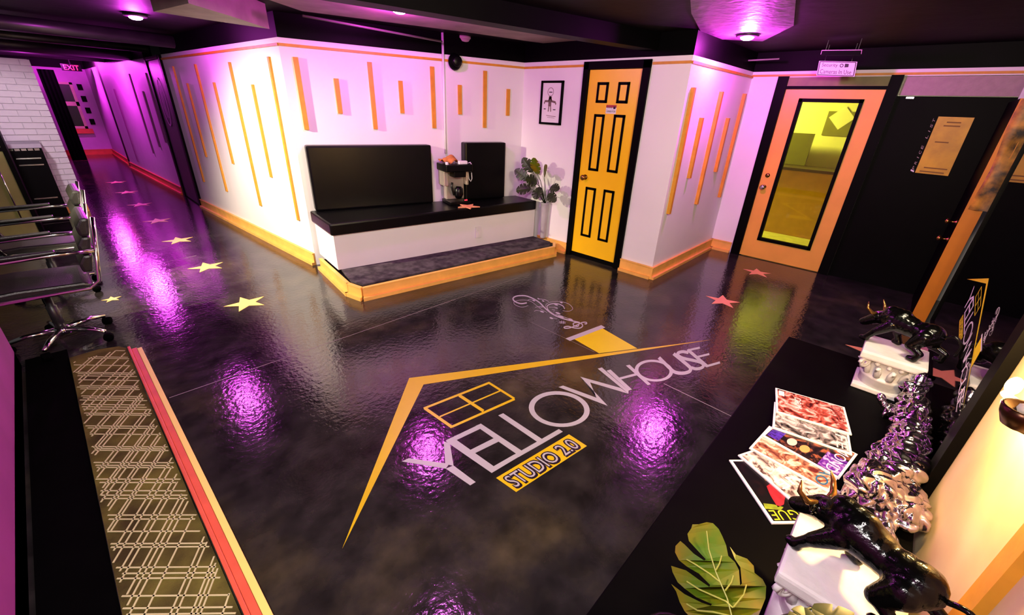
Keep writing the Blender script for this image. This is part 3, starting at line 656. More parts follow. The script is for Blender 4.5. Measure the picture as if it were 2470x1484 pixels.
P_('letter_o', 'w', za, [[(q.x, q.y) for q in r] for r in ring((1910, 417), 352, 206, 289, 166, .055)], 2)
P_('letter_w', 'w', zb_, [[(380, 662), (435, 643), (880, 806), (968, 886)], [(968, 886), (640, 538), (755, 600), (838, 795)], [(640, 538), (1120, 672), (1215, 742), (752, 605)], [(848, 442), (898, 428), (1215, 705), (1215, 742)]])
P_('letter_h', 'w', zb_, [[(952, 467), (1000, 452), (1258, 690), (1215, 705)], [(1183, 405), (1228, 395), (1482, 628), (1445, 640)], [(1100, 550), (1300, 497), (1325, 520), (1130, 570)]], 2)
P_('letter_o', 'w', zb_, [[(q.x, q.y) for q in r] for r in ring((1518, 466), 228, 130, 185, 103, .06)])
P_('letter_u', 'w', zb_, sk([(smoothpts([(1577, 310), (1690, 420), (1760, 480), (1850, 497), (1930, 482), (1955, 450), (1930, 410), (1752, 264)], 5), 40)]), 2)
P_('letter_s', 'w', zb_, sk([(smoothpts([(1930, 252), (1860, 240), (1805, 258), (1815, 292), (1880, 322), (1990, 345), (2075, 368), (2110, 400), (2085, 432), (2020, 445), (1965, 430)], 5), 36)]))
P_('letter_e', 'w', zb_, sk([([(1922, 218), (2150, 412)], 36), ([(1915, 226), (2065, 192)], 24), ([(2030, 305), (2178, 268)], 24), ([(2140, 415), (2305, 368)], 26)]), 2)
BQ = [za(p) for p in ((1180, 1212), (1412, 1375), (2230, 843), (2022, 708))]      # banner: left-top, left-bottom, right-bottom, right-top
P_('studio_banner', 'y', idn, [BQ])
fl_strokes = [(smoothpts([(485, 280), (380, 292), (280, 250), (260, 200), (330, 165), (470, 165), (600, 215), (700, 280), (790, 370), (920, 470), (1100, 545), (1360, 605)]), 20),
    (smoothpts([(510, 325), (400, 350), (290, 310), (280, 260), (400, 232), (540, 250), (640, 320), (730, 390), (820, 440)]), 6),
    (smoothpts([(1110, 380), (1080, 330), (990, 295), (880, 300), (820, 340), (850, 410), (930, 470)]), 14),
    (smoothpts([(1080, 408), (1180, 418), (1245, 375), (1180, 300), (1050, 260), (900, 262), (810, 300), (800, 350)]), 6),
    (smoothpts([(620, 355), (720, 335), (740, 355), (690, 350)]), 6), ([(500, 235), (530, 220), (590, 235)], 6), ([(605, 420), (640, 405), (720, 415)], 6), ([(690, 215), (780, 225), (850, 258)], 8), ([(870, 530), (990, 545)], 5), ([(960, 470), (1240, 560)], 8), ([(850, 350), (980, 355)], 6),
    ([(1020, 590), (1130, 600)], 7), ([(1015, 610), (1125, 618)], 7), ([(1065, 572), (1050, 625)], 7), ([(1100, 575), (1085, 628)], 7), ([(900, 390), (945, 395), (930, 425)], 6),
    (smoothpts([(1440, 628), (1475, 625), (1465, 602), (1400, 605), (1330, 640), (1210, 690), (1120, 700), (1105, 680), (1170, 668), (1250, 690), (1350, 700), (1405, 670), (1395, 630), (1320, 605), (1255, 620), (1270, 660), (1330, 668), (1345, 640)]), 17)]
dots = [((600, 242), 24, 11), ((680, 213), 22, 10), ((755, 248), 22, 10), ((1055, 272), 24, 13), ((970, 310), 32, 13), ((965, 360), 34, 11), ((735, 425), 36, 14), ((1000, 452), 42, 15), ((890, 532), 30, 14), ((1210, 555), 38, 15), ((1050, 505), 50, 16)]
P_('music_flourish', 'w', zc_, sk(fl_strokes) + [[(c[0] + a * math.cos(k * PI / 6), c[1] + b * math.sin(k * PI / 6) + .3 * a * math.cos(k * PI / 6)) for k in range(12)] for c, a, b in dots])
MM = {'y': m_logo_y, 'b': m_logo_b, 'w': m_logo_w}
logo = thing('floor_logo', 'large yellow and silver YELLOWHOUSE STUDIO 2.0 house logo on the dark floor', 'logo', (1.6, 1.4, 0))
for name, m, polys, layer in LG:
    b = MB(); z = .0004 + .0004 * layer
    for j, p in enumerate(polys): b.add([zp(*q, z + (j % 6) * .00004) for q in p], [list(range(len(p)))])
    b.build(name, MM[m], logo)
def ban(u, v): return bil([Vector(BQ[1]), Vector(BQ[2]), Vector(BQ[3]), Vector(BQ[0])], u, v)
for dx, m, z, nm in ((-.012, m_shadow, .0014, 'letter_shadow'), (0, m_logo_w, .0019, 'studio_lettering')):
    b = MB()
    for oy in ((-.10, -.05, .0, .04) if dx else (0,)):
        for ox in ((-.012, 0, .012) if dx else (0,)):
            lettering('', 'STUDIO 2.0', lambda u, v: zp(*ban(.05 + .90 * u + ox, .16 + .68 * v + oy), z + (oy + ox) * .0005), m, None, b)
    b.build(nm, m, logo)
# stars, shoe prints
def star(x, y, m, label, r=.168, grp='stars along the hall floor'):
    b = MB().slab([(x + (r if i % 2 == 0 else r * .40) * math.cos(PI / 2 + i * PI / 5), y + (r if i % 2 == 0 else r * .40) * math.sin(PI / 2 + i * PI / 5)) for i in range(10)], .0005, .0022)
    tag(b.build('floor_star', m), label, 'star', grp)
nth = ['first pale yellow star of the hall row, nearest the bench step', 'second star of the hall row counted from the bench step', 'third star of the hall row counted from the bench step', 'fourth star of the hall row, beside the dark hall door', 'fifth star of the hall row counted from the bench step', 'sixth star of the hall row counted from the bench step', 'seventh star of the hall row, far down the purple hall']
for i, y in enumerate([3.915, 5.13, 6.375, 7.604, 8.93, 10.21, 11.5]): star(.85, y, m_star if i < 4 else m_starp, nth[i])
star(4.167, 1.012, m_starp, 'salmon floor star at the end of the logo roof line', .162, 'stars by the orange door')
star(5.35, 1.02, m_starp, 'salmon floor star right before the orange door', .155, 'stars by the orange door')
star(4.03, -.16, m_starp, 'salmon floor star half hidden behind the far white pedestal', .16, 'stars by the orange door')
z_ = zp(270, 722); star(z_.x, z_.y, m_star, 'pale star on the floor beside the chair casters', .07, 'stars along the hall floor')
m_lil = mat('lilac_print_vinyl', srgb(190, 160, 205), .5)
sh = thing('shoe_print_decal', 'pair of striped lilac shoe prints on the dark floor beyond the magazines', 'decal', (3.2, .07, 0))
for k, (a, c) in enumerate([((1922, 897), (2024, 931)), ((1921, 908), (2012, 944))]):
    A = zp(*a, .001); C = zp(*c, .001); d = (C - A); n = Vector((-d.y, d.x, 0)).normalized()
    b = MB()
    for i in range(15):
        t = (i + .5) / 15
        if 5 <= i <= 7: continue
        w = .038 * (.75 + .4 * math.sin(PI * t)); p = A + d * t; hd_ = d.normalized() * .005
        b.prism([p + n * w - hd_, p + n * w + hd_, p - n * w + hd_, p - n * w - hd_], (0, 0, .0008))
    p = A + d * .43; b.prism([p + d.normalized() * .03 * math.cos(q * PI / 8) + n * .026 * math.sin(q * PI / 8) for q in range(16)], (0, 0, .0008))
    b.build('shoe_print', m_lil, sh)

# ================================================================== TABLE, MAGAZINES, PEDESTALS, MIRROR
TZ = .42
tb = thing('side_table', 'long low black table along the right wall', 'table', (1.7, -.06, 0))
MB().box((.45, WY + .026, TZ - .035), (2.85, .27, TZ)).build('tabletop', m_dark, tb, bevel=.004)
for x in (.55, 2.72):
    for y in (-.33, .19): MB().box((x, y, 0), (x + .06, y + .06, TZ - .036)).build('leg', m_dark, tb)
MB().box((.61, -.32, TZ - .10), (2.72, .20, TZ - .036)).build('apron', m_dark, tb)
def q8(x, y): return (1740 + x / 4.2412, 930 + y / 4.2412)
def cover_mat(name, c1, c2, c3, sc):
    m = bpy.data.materials.new(name); m.use_nodes = True; N = m.node_tree.nodes; L = m.node_tree.links; b = N['Principled BSDF']
    tc = N.new('ShaderNodeTexCoord'); nz = N.new('ShaderNodeTexNoise'); nz.inputs['Scale'].default_value = sc; nz.inputs['Detail'].default_value = 3; nz.inputs['Distortion'].default_value = 1.5
    L.new(tc.outputs['Object'], nz.inputs['Vector']); r = N.new('ShaderNodeValToRGB'); L.new(nz.outputs['Fac'], r.inputs['Fac']); e = r.color_ramp.elements
    e[0].position = .36; e[0].color = (*c1, 1); e[1].position = .66; e[1].color = (*c3, 1); k = e.new(.5); k.color = (*c2, 1)
    L.new(r.outputs['Color'], b.inputs['Base Color']); b.inputs['Roughness'].default_value = .3; return m
MAG = [('red and cream cover magazine reading DREW at the far end of the fan', (560, 270), (1350, 510), [srgb(60, 10, 14), srgb(170, 70, 60), srgb(226, 190, 186)], 'DREW', srgb(150, 60, 60), .80, None),
       ('black and white cover magazine second in the fan', (522, 432), (1390, 730), [srgb(14, 12, 14), srgb(120, 110, 114), srgb(215, 205, 210)], 'LIFE', srgb(225, 215, 220), .82, None),
       ('magazine with dark cover and violet top corner reading MOND', (415, 512), (1240, 975), [srgb(10, 8, 12), srgb(36, 22, 30), srgb(150, 84, 60)], 'MOND', srgb(220, 200, 240), .80, 'violet'),
       ('brown and red cover magazine with blue title in the middle of the fan', (285, 640), (1085, 1085), [srgb(90, 30, 34), srgb(160, 110, 90), srgb(230, 205, 196)], 'GIAO', srgb(20, 90, 140), .80, None),
       ('pale grey cover magazine with white title and purple dot', (170, 712), (850, 1300), [srgb(70, 50, 54), srgb(196, 180, 184), srgb(232, 222, 226)], 'SNE', srgb(245, 245, 245), .52, 'dot'),
       ('black cover magazine with lime title and red figure, nearest in the fan', (80, 762), (525, 1425), [srgb(4, 4, 4), srgb(6, 5, 6), srgb(20, 6, 8)], 'VOGUE', srgb(170, 190, 30), .82, 'red')]
nm_ = len(MAG)
for i, (lab, sa, sb, cols, txt, tcol, tpos, extra) in enumerate(MAG):
    z = TZ + .001 + (nm_ - 1 - i) * .0065
    A = zp(*q8(*sa), z + .005); B = zp(*q8(*sb), z + .005); d = (B - A); Lg = .276; d.normalize(); n = Vector((d.y, -d.x, 0)) * -1
    if n.x < 0: n = -n
    A.z = z; M0 = A
    def pg(u, v, dz=.0062, A=A, d=d, n=n): return A + d * (Lg * u) + n * (.208 * v) + Vector((0, 0, dz))
    t = thing('magazine', lab, 'magazine', tuple(A), 'magazines fanned on the black table')
    MB().prism([pg(0, 0, .0003), pg(1, 0, .0003), pg(1, 1, .0003), pg(0, 1, .0003)], (0, 0, .0052)).build('pages', m_paper, t)
    MB().prism([pg(.03, .05, .0056), pg(.97, .05, .0056), pg(.97, .97, .0056), pg(.03, .97, .0056)], (0, 0, .0003)).build('cover', cover_mat('cover_print_%s' % txt.lower(), *cols, 22), t)
    tm = mat('title_ink_%s' % txt.lower(), tcol, .4)
    # the title runs across the page, its letters upright towards the top (u = 1)
    lettering('title', txt, lambda u, v: pg(tpos + .14 * v, .92 - .84 * u, .0063), tm, t)
    MB().prism([pg(.05, .72, .006), pg(.13, .72, .006), pg(.13, .92, .006), pg(.05, .92, .006)], (0, 0, .0002)).build('barcode', m_paper, t)
    if txt in ('VOGUE', 'DREW'):
        lettering('cover_line', 'DRM' if txt == 'DREW' else 'IIII', lambda u, v: pg(.28 + .09 * v, .8 - .4 * u, .0064), m_paper if txt == 'DREW' else m_gold, t)
    if extra == 'violet':
        MB().prism([pg(.72, .06, .006), pg(.97, .06, .006), pg(.97, .6, .006), pg(.72, .6, .006)], (0, 0, .0002)).build('violet_block', cover_mat('violet_print', srgb(60, 20, 120), srgb(110, 50, 170), srgb(200, 170, 225), 40), t)
        MB().prism([pg(.04, .1, .006), pg(.2, .1, .006), pg(.2, .5, .006), pg(.04, .5, .006)], (0, 0, .0002)).build('violet_block', cover_mat('violet_print2', srgb(30, 14, 60), srgb(80, 50, 190), srgb(40, 20, 90), 40), t)
        for u, mm in ((.33, srgb(226, 186, 186)), (.5, srgb(232, 150, 90))):
            MB().prism([pg(u + .06 * math.cos(k * PI / 8), .3 + .13 * math.sin(k * PI / 8), .006) for k in range(16)], (0, 0, .0002)).build('portrait_oval', mat('oval_%d' % int(u * 100), mm, .5), t)
    if extra == 'dot':
        MB().prism([pg(.93 + .03 * math.cos(k * PI / 8), .13 + .045 * math.sin(k * PI / 8), .006) for k in range(16)], (0, 0, .0003)).build('purple_dot', mat('purple_spot', srgb(150, 40, 140), .4), t)
    if extra == 'red':
        MB().prism([pg(*q, .006) for q in ((.40, .5), (.46, .35), (.60, .30), (.78, .28), (.74, .42), (.62, .55), (.5, .62))], (0, 0, .0003)).build('red_figure', mat('red_print', srgb(176, 30, 46), .4, var=.5, scale=40), t)
        MB().prism([pg(*q, .006) for q in ((.72, .08), (.80, .05), (.82, .3), (.78, .38), (.74, .25))], (0, 0, .0003)).build('lime_shape', mat('lime_print', srgb(130, 150, 26), .4, var=.4, scale=50), t)
# pedestals
def volute(c, ax, r, depth):
    """spiral scroll standing in the plane of ax and z"""
    pts = []
    for k in range(30):
        a = k / 29 * 4.2 * PI; rr = r * (1 - .78 * k / 29); pts.append(Vector(c) + Vector(ax) * rr * math.cos(a) + Vector((0, 0, rr * math.sin(a))))
    return MB().tube(pts, [depth * (1 - .5 * k / 29) for k in range(30)], 7)
def capital(cx, cy, label):
    t = thing('pedestal', label, 'pedestal', (cx, cy, TZ + .001), 'white column capital pedestals')
    z = TZ + .001
    MB().box((cx - .105, cy - .105, z), (cx + .105, cy + .105, z + .022)).build('plinth', m_marble, t, bevel=.004)
    MB().lathe([(.092, .022), (.094, .06), (.098, .064), (.10, .072), (.096, .08), (.084, .083), (.088, .12), (.10, .165), (.108, .168)], (cx, cy, z), 28).build('bell', m_marble, t, True)
    MB().box((cx - .122, cy - .122, z + .172), (cx + .122, cy + .122, z + .212)).build('abacus', m_marble, t, bevel=.009)
    for sx, sy in ((1, 1), (1, -1), (-1, 1), (-1, -1)):
        volute((cx + sx * .092, cy + sy * .092, z + .142), (sx * .7071, sy * .7071, 0), .026, .009).build('volute', m_marble, t, True)
    for k in range(12):
        a = k * PI / 6 + .2; r = .093; c = Vector((cx + r * math.cos(a), cy + r * math.sin(a), z + .085)); tdir = Vector((-math.sin(a), math.cos(a), 0)); od = Vector((math.cos(a), math.sin(a), 0))
        b = MB(); b.tube([c, c + od * .006 + Vector((0, 0, .03)), c + od * .022 + Vector((0, 0, .055)), c + od * .03 + Vector((0, 0, .046))], [.013, .015, .011, .005], 7); b.build('acanthus_leaf', m_marble, t, True)
    for k in range(14):
        a = k * 2 * PI / 14; b = MB().ball((cx + .104 * math.cos(a), cy + .104 * math.sin(a), z + .155), .011, 9, 6); b.build('bead', m_marble, t, True)
    return z + .212
pz = capital(2.585, -.19, 'white carved capital pedestal at the far end of the table')
capital(1.06, -.18, 'white carved capital pedestal nearest the camera beside the monstera')
# bulls
bp_ = [((0, -.085, .122), (0, -.03, .118), .048, .041), ((0, -.03, .118), (0, .04, .125), .041, .053), ((0, .03, .15), (0, .075, .15), .034, .032), ((0, .06, .128), (0, .112, .108), .044, .034), ((0, .112, .108), (0, .160, .066), .033, .020), ((0, .16, .066), (0, .168, .060), .021, .019),
       ((-.034, .045, .105), (-.056, .078, .060), .028, .018), ((-.056, .078, .06), (-.062, .100, .022), .016, .013), ((-.062, .100, .015), (-.062, .117, .012), .015, .012),
       ((.034, .04, .105), (.048, .05, .055), .028, .017), ((.048, .05, .055), (.05, .028, .016), .015, .013), ((.05, .028, .014), (.05, .045, .012), .015, .012),
       ((-.034, -.085, .11), (-.052, -.06, .065), .036, .021), ((-.052, -.06, .065), (-.054, -.105, .045), .018, .013), ((-.054, -.105, .045), (-.054, -.092, .014), .013, .013), ((-.054, -.092, .014), (-.054, -.075, .012), .015, .012),
       ((.034, -.085, .11), (.052, -.085, .062), .036, .021), ((.052, -.085, .062), (.054, -.138, .046), .018, .013), ((.054, -.138, .046), (.054, -.132, .014), .013, .013), ((.054, -.132, .014), (.054, -.115, .012), .015, .012),
       ((-.030, .118, .122), (-.052, .108, .120), .010, .006), ((.030, .118, .122), (.052, .108, .120), .010, .006)]
bb = blob(bp_, .004, 'bull', 4)
def bull(x, y, ang, sc, label):
    t = thing('bull_statue', label, 'statue', (x, y, pz + .001), 'black bull statues')
    M = Matrix.Translation((x, y, pz + .001)) @ Matrix.Rotation(math.radians(ang), 4, 'Z') @ Matrix.Scale(sc, 4)
    b = MB(); b.v = [M @ v for v in bb.v]; b.f = bb.f; b.build('body', m_bull, t, True)
    for s in (-1, 1):
        MB().tube([Vector(p) for p in ((s * .018, .118, .125), (s * .045, .128, .13), (s * .058, .145, .15), (s * .05, .155, .175))], [.009, .008, .006, .0015], 8).xf(M).build('horn', m_horn, t, True)
    MB().tube(smoothpts([(0, -.13, .135), (0, -.16, .15), (.01, -.185, .12), (.015, -.18, .07)], 5), .006, 7).xf(M).build('tail', m_bull, t, True)
bull(1.045, -.195, -28, 1.03, 'glossy black charging bull statue on the pedestal nearest the camera')
bull(2.60, -.19, -28, 1.08, 'glossy black bull statue on the far pedestal before the orange-edged door')
# silver sculpture
sc_ = blob([((2.40, -.30, .50), (2.15, -.30, .52), .055, .065), ((2.15, -.30, .52), (1.80, -.295, .50), .065, .07), ((2.40, -.29, .54), (2.46, -.31, .60), .045, .03), ((1.66, -.235, .495), (1.62, -.225, .50), .085, .085), ((1.80, -.29, .5), (1.66, -.25, .49), .06, .06), ((1.72, -.32, .48), (1.60, -.33, .48), .055, .055), ((1.58, -.27, .455), (1.47, -.31, .445), .035, .022), ((2.24, -.24, .48), (2.26, -.19, .52), .03, .02), ((1.95, -.25, .465), (1.78, -.23, .46), .045, .04)], .0055, 'silver', 2)
bmx = bmesh.new(); vv = [bmx.verts.new(v) for v in sc_.v]
for f in sc_.f: bmx.faces.new([vv[i] for i in f])
bmx.normal_update()
for i, v in enumerate(bmx.verts):
    q = v.co * 19 + Vector((noise.noise(v.co * 14), noise.noise(v.co * 14 + Vector((4, 4, 4))), 0)); d0 = noise.voronoi(q)[0]
    sc_.v[i] = v.co + v.normal * (.026 * (.55 - min(1, d0[0] / max(1e-4, d0[1]))))
bmx.free()
for i, v in enumerate(sc_.v):
    if v.y < WY + .012: v.y = WY + .012
    if v.z < TZ + .002: v.z = TZ + .002
    if v.x > 2.445: v.x = 2.445
o = sc_.build('silver_sculpture', m_silver, None, True); tag(o, 'long lumpy silver sculpture with nugget texture lying against the mirror', 'sculpture')
# mirror on the right wall
mi = thing('wall_mirror', 'large dark mirror in a black frame above the black table', 'mirror', (2.8, WY, .43))
MX0, MX1, MZ0, MZ1 = 1.80, 3.86, .425, 1.75
m_mirror = mat('smoked_mirror', (.30, .28, .31), .025, 1, var=.03)
MB().box((MX0 + .09, WY + .002, MZ0 + .012), (MX1 - .02, WY + .012, MZ1 - .05)).build('glass', m_mirror, mi)
b = MB(); b.box((MX0, WY + .001, MZ0), (MX0 + .09, WY + .03, MZ1)); b.box((MX1 - .02, WY + .001, MZ0), (MX1, WY + .022, MZ1)); b.box((MX0 + .09, WY + .001, MZ0), (MX1 - .02, WY + .022, MZ0 + .014)); b.box((MX0 + .09, WY + .001, MZ1 - .05), (MX1 - .02, WY + .022, MZ1))
b.build('frame', m_black, mi)
# logo on the mirror: planar map of the floor logo, from matching points of both
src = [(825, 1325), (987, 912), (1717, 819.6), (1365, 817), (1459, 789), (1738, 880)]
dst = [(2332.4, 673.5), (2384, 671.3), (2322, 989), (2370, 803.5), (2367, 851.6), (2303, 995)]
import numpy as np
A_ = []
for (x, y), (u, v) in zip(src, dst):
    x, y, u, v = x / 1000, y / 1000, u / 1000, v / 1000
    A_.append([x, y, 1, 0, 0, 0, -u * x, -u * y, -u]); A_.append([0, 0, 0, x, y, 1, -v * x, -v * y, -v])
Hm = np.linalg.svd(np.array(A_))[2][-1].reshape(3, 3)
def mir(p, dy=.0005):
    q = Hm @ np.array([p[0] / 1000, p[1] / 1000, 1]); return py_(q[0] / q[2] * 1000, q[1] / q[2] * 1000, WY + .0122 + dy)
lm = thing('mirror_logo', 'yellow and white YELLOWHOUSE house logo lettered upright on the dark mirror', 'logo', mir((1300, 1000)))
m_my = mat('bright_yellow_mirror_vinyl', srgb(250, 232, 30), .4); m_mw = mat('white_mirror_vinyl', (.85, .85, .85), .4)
for name, m, polys, layer in LG:
    b = MB()
    for j, p in enumerate(polys): b.add([mir(q, .0004 * layer + (j % 6) * .00004) for q in p], [list(range(len(p)))])
    b.build(name, m_mw if m == 'w' else m_my, lm)
b = MB(); lettering('', 'STUDIO 2.0', lambda u, v: mir(ban(.05 + .9 * u, .16 + .68 * v), .001), m_shadow, None, b); b.build('studio_lettering', m_shadow, lm)
# wall sconce
lp = py_(2440, 940, WY + .07)
sc = thing('wall_sconce', 'glowing warm wall sconce with bronze cup beside the mirror', 'lamp', (lp.x, WY + .07, lp.z - .05))
MB().ball((lp.x, WY + .07, lp.z + .01), .014, 14, 10, (1, 1, 1.7)).build('bulb', m_warmbulb, sc, True)
cq = py_(2476, 992, WY + .08)
MB().lathe([(.010, -.045), (.024, -.038), (.034, -.015), (.038, .005), (.032, .005), (.012, -.01)], cq, 18).build('cup', mat('dark_bronze', srgb(60, 34, 16), .3, .8), sc, True)
MB().tube([cq + Vector((0, 0, -.04)), (cq.x, WY + .03, cq.z - .05), (cq.x, WY + .001, cq.z - .03)], .008, 8).build('arm', mat('dark_bronze', srgb(60, 34, 16), .3, .8), sc, True)
MB().tube([cq + Vector((0, 0, 0)), Vector((lp.x, WY + .075, lp.z - .015))], [.012, .008], 8).build('candle_tube', mat('cream_plastic', (.5, .44, .36)), sc, True)
lamp('sconce_lamp', 'POINT', (lp.x, WY + .11, lp.z + .01), 42, (1, .62, .20), None, .03)

# ------------------------------------------------------------------ near monstera
nb = Vector((.66, .06, TZ + .001))
mp = thing('monstera_plant', 'large green monstera with broad split leaves at the near end of the table', 'plant', nb)
MB().lathe([(.055, 0), (.06, .005), (.075, .10), (.078, .115), (.07, .115), (.066, .10)], nb, 22).build('pot', m_blackgloss, mp, True)
MB().lathe([(.067, .10), (.001, .104)], nb, 18).build('soil', m_rubber, mp)
def r8(x, y): return (1600 + x / 5.842, 1230 + y / 5.842)
outl = [(990, 1560), (1330, 1520), (1380, 1400), (1440, 1250), (1450, 1080), (1400, 980), (1285, 890), (1275, 790), (1180, 690), (1020, 630), (935, 515), (1010, 700), (1085, 810), (1108, 1040), (1082, 1068), (1066, 850), (1010, 740), (915, 650), (885, 500), (835, 380), (780, 270), (700, 190), (610, 175), (500, 205), (410, 205), (395, 260), (340, 340), (360, 440), (470, 560), (600, 700), (575, 716), (430, 620), (300, 490), (240, 440), (172, 510), (165, 600), (220, 710), (330, 800), (500, 900), (660, 1060), (648, 1086), (500, 985), (320, 855), (110, 790), (130, 880), (200, 1020), (300, 1110), (460, 1230), (685, 1330), (670, 1352), (540, 1310), (300, 1190), (110, 1045), (180, 1150), (230, 1300), (300, 1430), (420, 1560), (700, 1620)]
hA = lambda x, y: .66 + .03 * math.sin(x / 300) - (y - 800) * .00004
def leafpt(x, y, dz=0):
    d = (x - (560 + (y - 180) * .32)) / 600.; return zp(*r8(x, y), .70 - .05 * d * d - .00004 * (y - 900) + dz)
from mathutils.geometry import tessellate_polygon
tris = tessellate_polygon([[Vector((p[0], p[1], 0)) for p in outl]])
b = MB(); b.add([leafpt(*p) for p in outl], [list(q) for q in tris]); nv = len(outl)
b.add([leafpt(*p, -.002) for p in outl], [list(q)[::-1] for q in tris])
b.f += [[i, (i + 1) % nv, nv + (i + 1) % nv, nv + i] for i in range(nv)]
lf1 = b.build('leaf', m_leaf, mp)
b = MB()
for pts in ([(980, 1560), (900, 1250), (740, 880), (640, 560), (610, 300)], [(975, 1380), (880, 1290), (500, 1120), (330, 1010)], [(800, 1020), (650, 900), (450, 770), (330, 700)], [(985, 1375), (1130, 1200), (1170, 1060)], [(870, 1140), (960, 1020), (985, 930)], [(740, 850), (790, 760), (820, 650)], [(960, 1500), (700, 1440), (480, 1420), (330, 1330)]):
    b.tube([leafpt(x, y, .002) for x, y in pts], .0016, 5)
b.build('leaf_vein', m_vein, lf1)
MB().tube([nb + Vector((0, 0, .10)), nb + Vector((.03, -.01, .2)), leafpt(985, 1550, -.002)], [.006, .005, .004], 7).build('stem', m_leafd, mp, True)
for i, (px, py, z, d, L, Wd) in enumerate([(2060, 1520, .72, (.1, -1, .1), .14, .05), (1950, 1520, .72, (.3, .1, .1), .09, .04), (2100, 1545, .71, (.05, -1, .05), .12, .045)]):
    c = zp(px, py, z); c = c - Vector(d).normalized() * L * .5
    leaf_mesh(L, Wd, 4, .5, .2).xf(orient(c, d)).build('leaf', m_leafd, mp, True)
    MB().tube([nb + Vector((0, 0, .10)), (nb + Vector((0, 0, .12))).lerp(c, .6), c], [.005, .004, .003], 6).build('stem', m_leafd, mp, True)

# ================================================================== LEFT SIDE: rug, curb, chairs
m_rug = mat('olive_brown_rug', srgb(112, 108, 50), .95, spec=.05, col2=srgb(66, 58, 34), scale=5, bump=.5, bscale=300)
rug = thing('runner_rug', 'olive runner rug with crossing cream lines along the left curb', 'rug', (-.12, 2.2, 0))
RX0, RX1, RY0, RY1 = -.268, .012, .75, 3.72
MB().slab([(RX0, RY0), (RX1, RY0), (RX1, 3.64), (-.02, 3.70), (-.12, 3.74), (RX0, 3.73)], .001, .013).build('pile', m_rug, rug)
m_cord = mat('cream_rug_cord', srgb(206, 204, 150), .9, spec=.05)
b = MB(); y = RY0 - .2
def cord(c0, slope, hw):
    xa, xb = RX0 + .004 + random.uniform(0, .02), RX1 - .004 - random.uniform(0, .02); ya, yb = c0 + slope * (xa - RX0), c0 + slope * (xb - RX0)
    if abs(yb - ya) < 1e-4: return
    t0, t1 = sorted(((RY0 - ya) / (yb - ya), (3.64 - ya) / (yb - ya))); t0 = max(0, t0); t1 = min(1, t1)
    if t1 <= t0: return
    A = Vector((xa + (xb - xa) * t0, ya + (yb - ya) * t0, .0127)); B = Vector((xa + (xb - xa) * t1, ya + (yb - ya) * t1, .0127)); d = (B - A).normalized(); n = Vector((-d.y, d.x, 0)) * hw
    b.prism([A + n, B + n, B - n, A - n], (0, 0, .003))
hh = zp(450, 1200) - zp(240, 1200); hs = hh.y / hh.x
while y < 4.4:
    for k in range(random.choice((1, 2, 3, 3))):
        cord(y, hs, .0027); y += random.uniform(.016, .034)
    y += random.uniform(.03, .10)
dd = zp(350, 1076) - zp(249, 1215); slope = dd.y / dd.x
c0 = RY0 - 1.2
while c0 < 5.5:
    for k in range(random.choice((1, 2, 2, 3))):
        cord(c0, slope, .003)
        c0 += random.uniform(.025, .05)
    c0 += random.uniform(.04, .11)
b.build('woven_lines', m_cord, rug, kind='stuff')
cu = thing('trim_2', None, None, (.05, 2.2, 0), kind='structure')
m_curb_unlit = mat('unlit_curb_wood', srgb(232, 104, 72), .4, var=.15); m_curb_lit = mat('lit_curb_wood', srgb(255, 232, 120), .45, var=.04)  # same wood: unlit red and lit yellow sides painted in as colours
MB().box((.018, .75, 0), (.034, 3.62, .030)).build('back_bead', m_curb_unlit, cu, bevel=.004)
MB().box((.0345, .75, 0), (.062, 3.585, .022)).build('curb_face', m_curb_unlit, cu, bevel=.003)
MB().box((.0625, .75, 0), (.088, 3.56, .026)).build('curb_cap', m_curb_lit, cu, bevel=.003)
o = MB().box((-.470, .75, .0005), (-.272, 3.9, .005)).build('dark_floor', m_rubber); tag(o, 'black strip of painted floor shade between the purple wall and the olive rug', 'shade strip')  # dark strip laid over the floor to stand for its shade
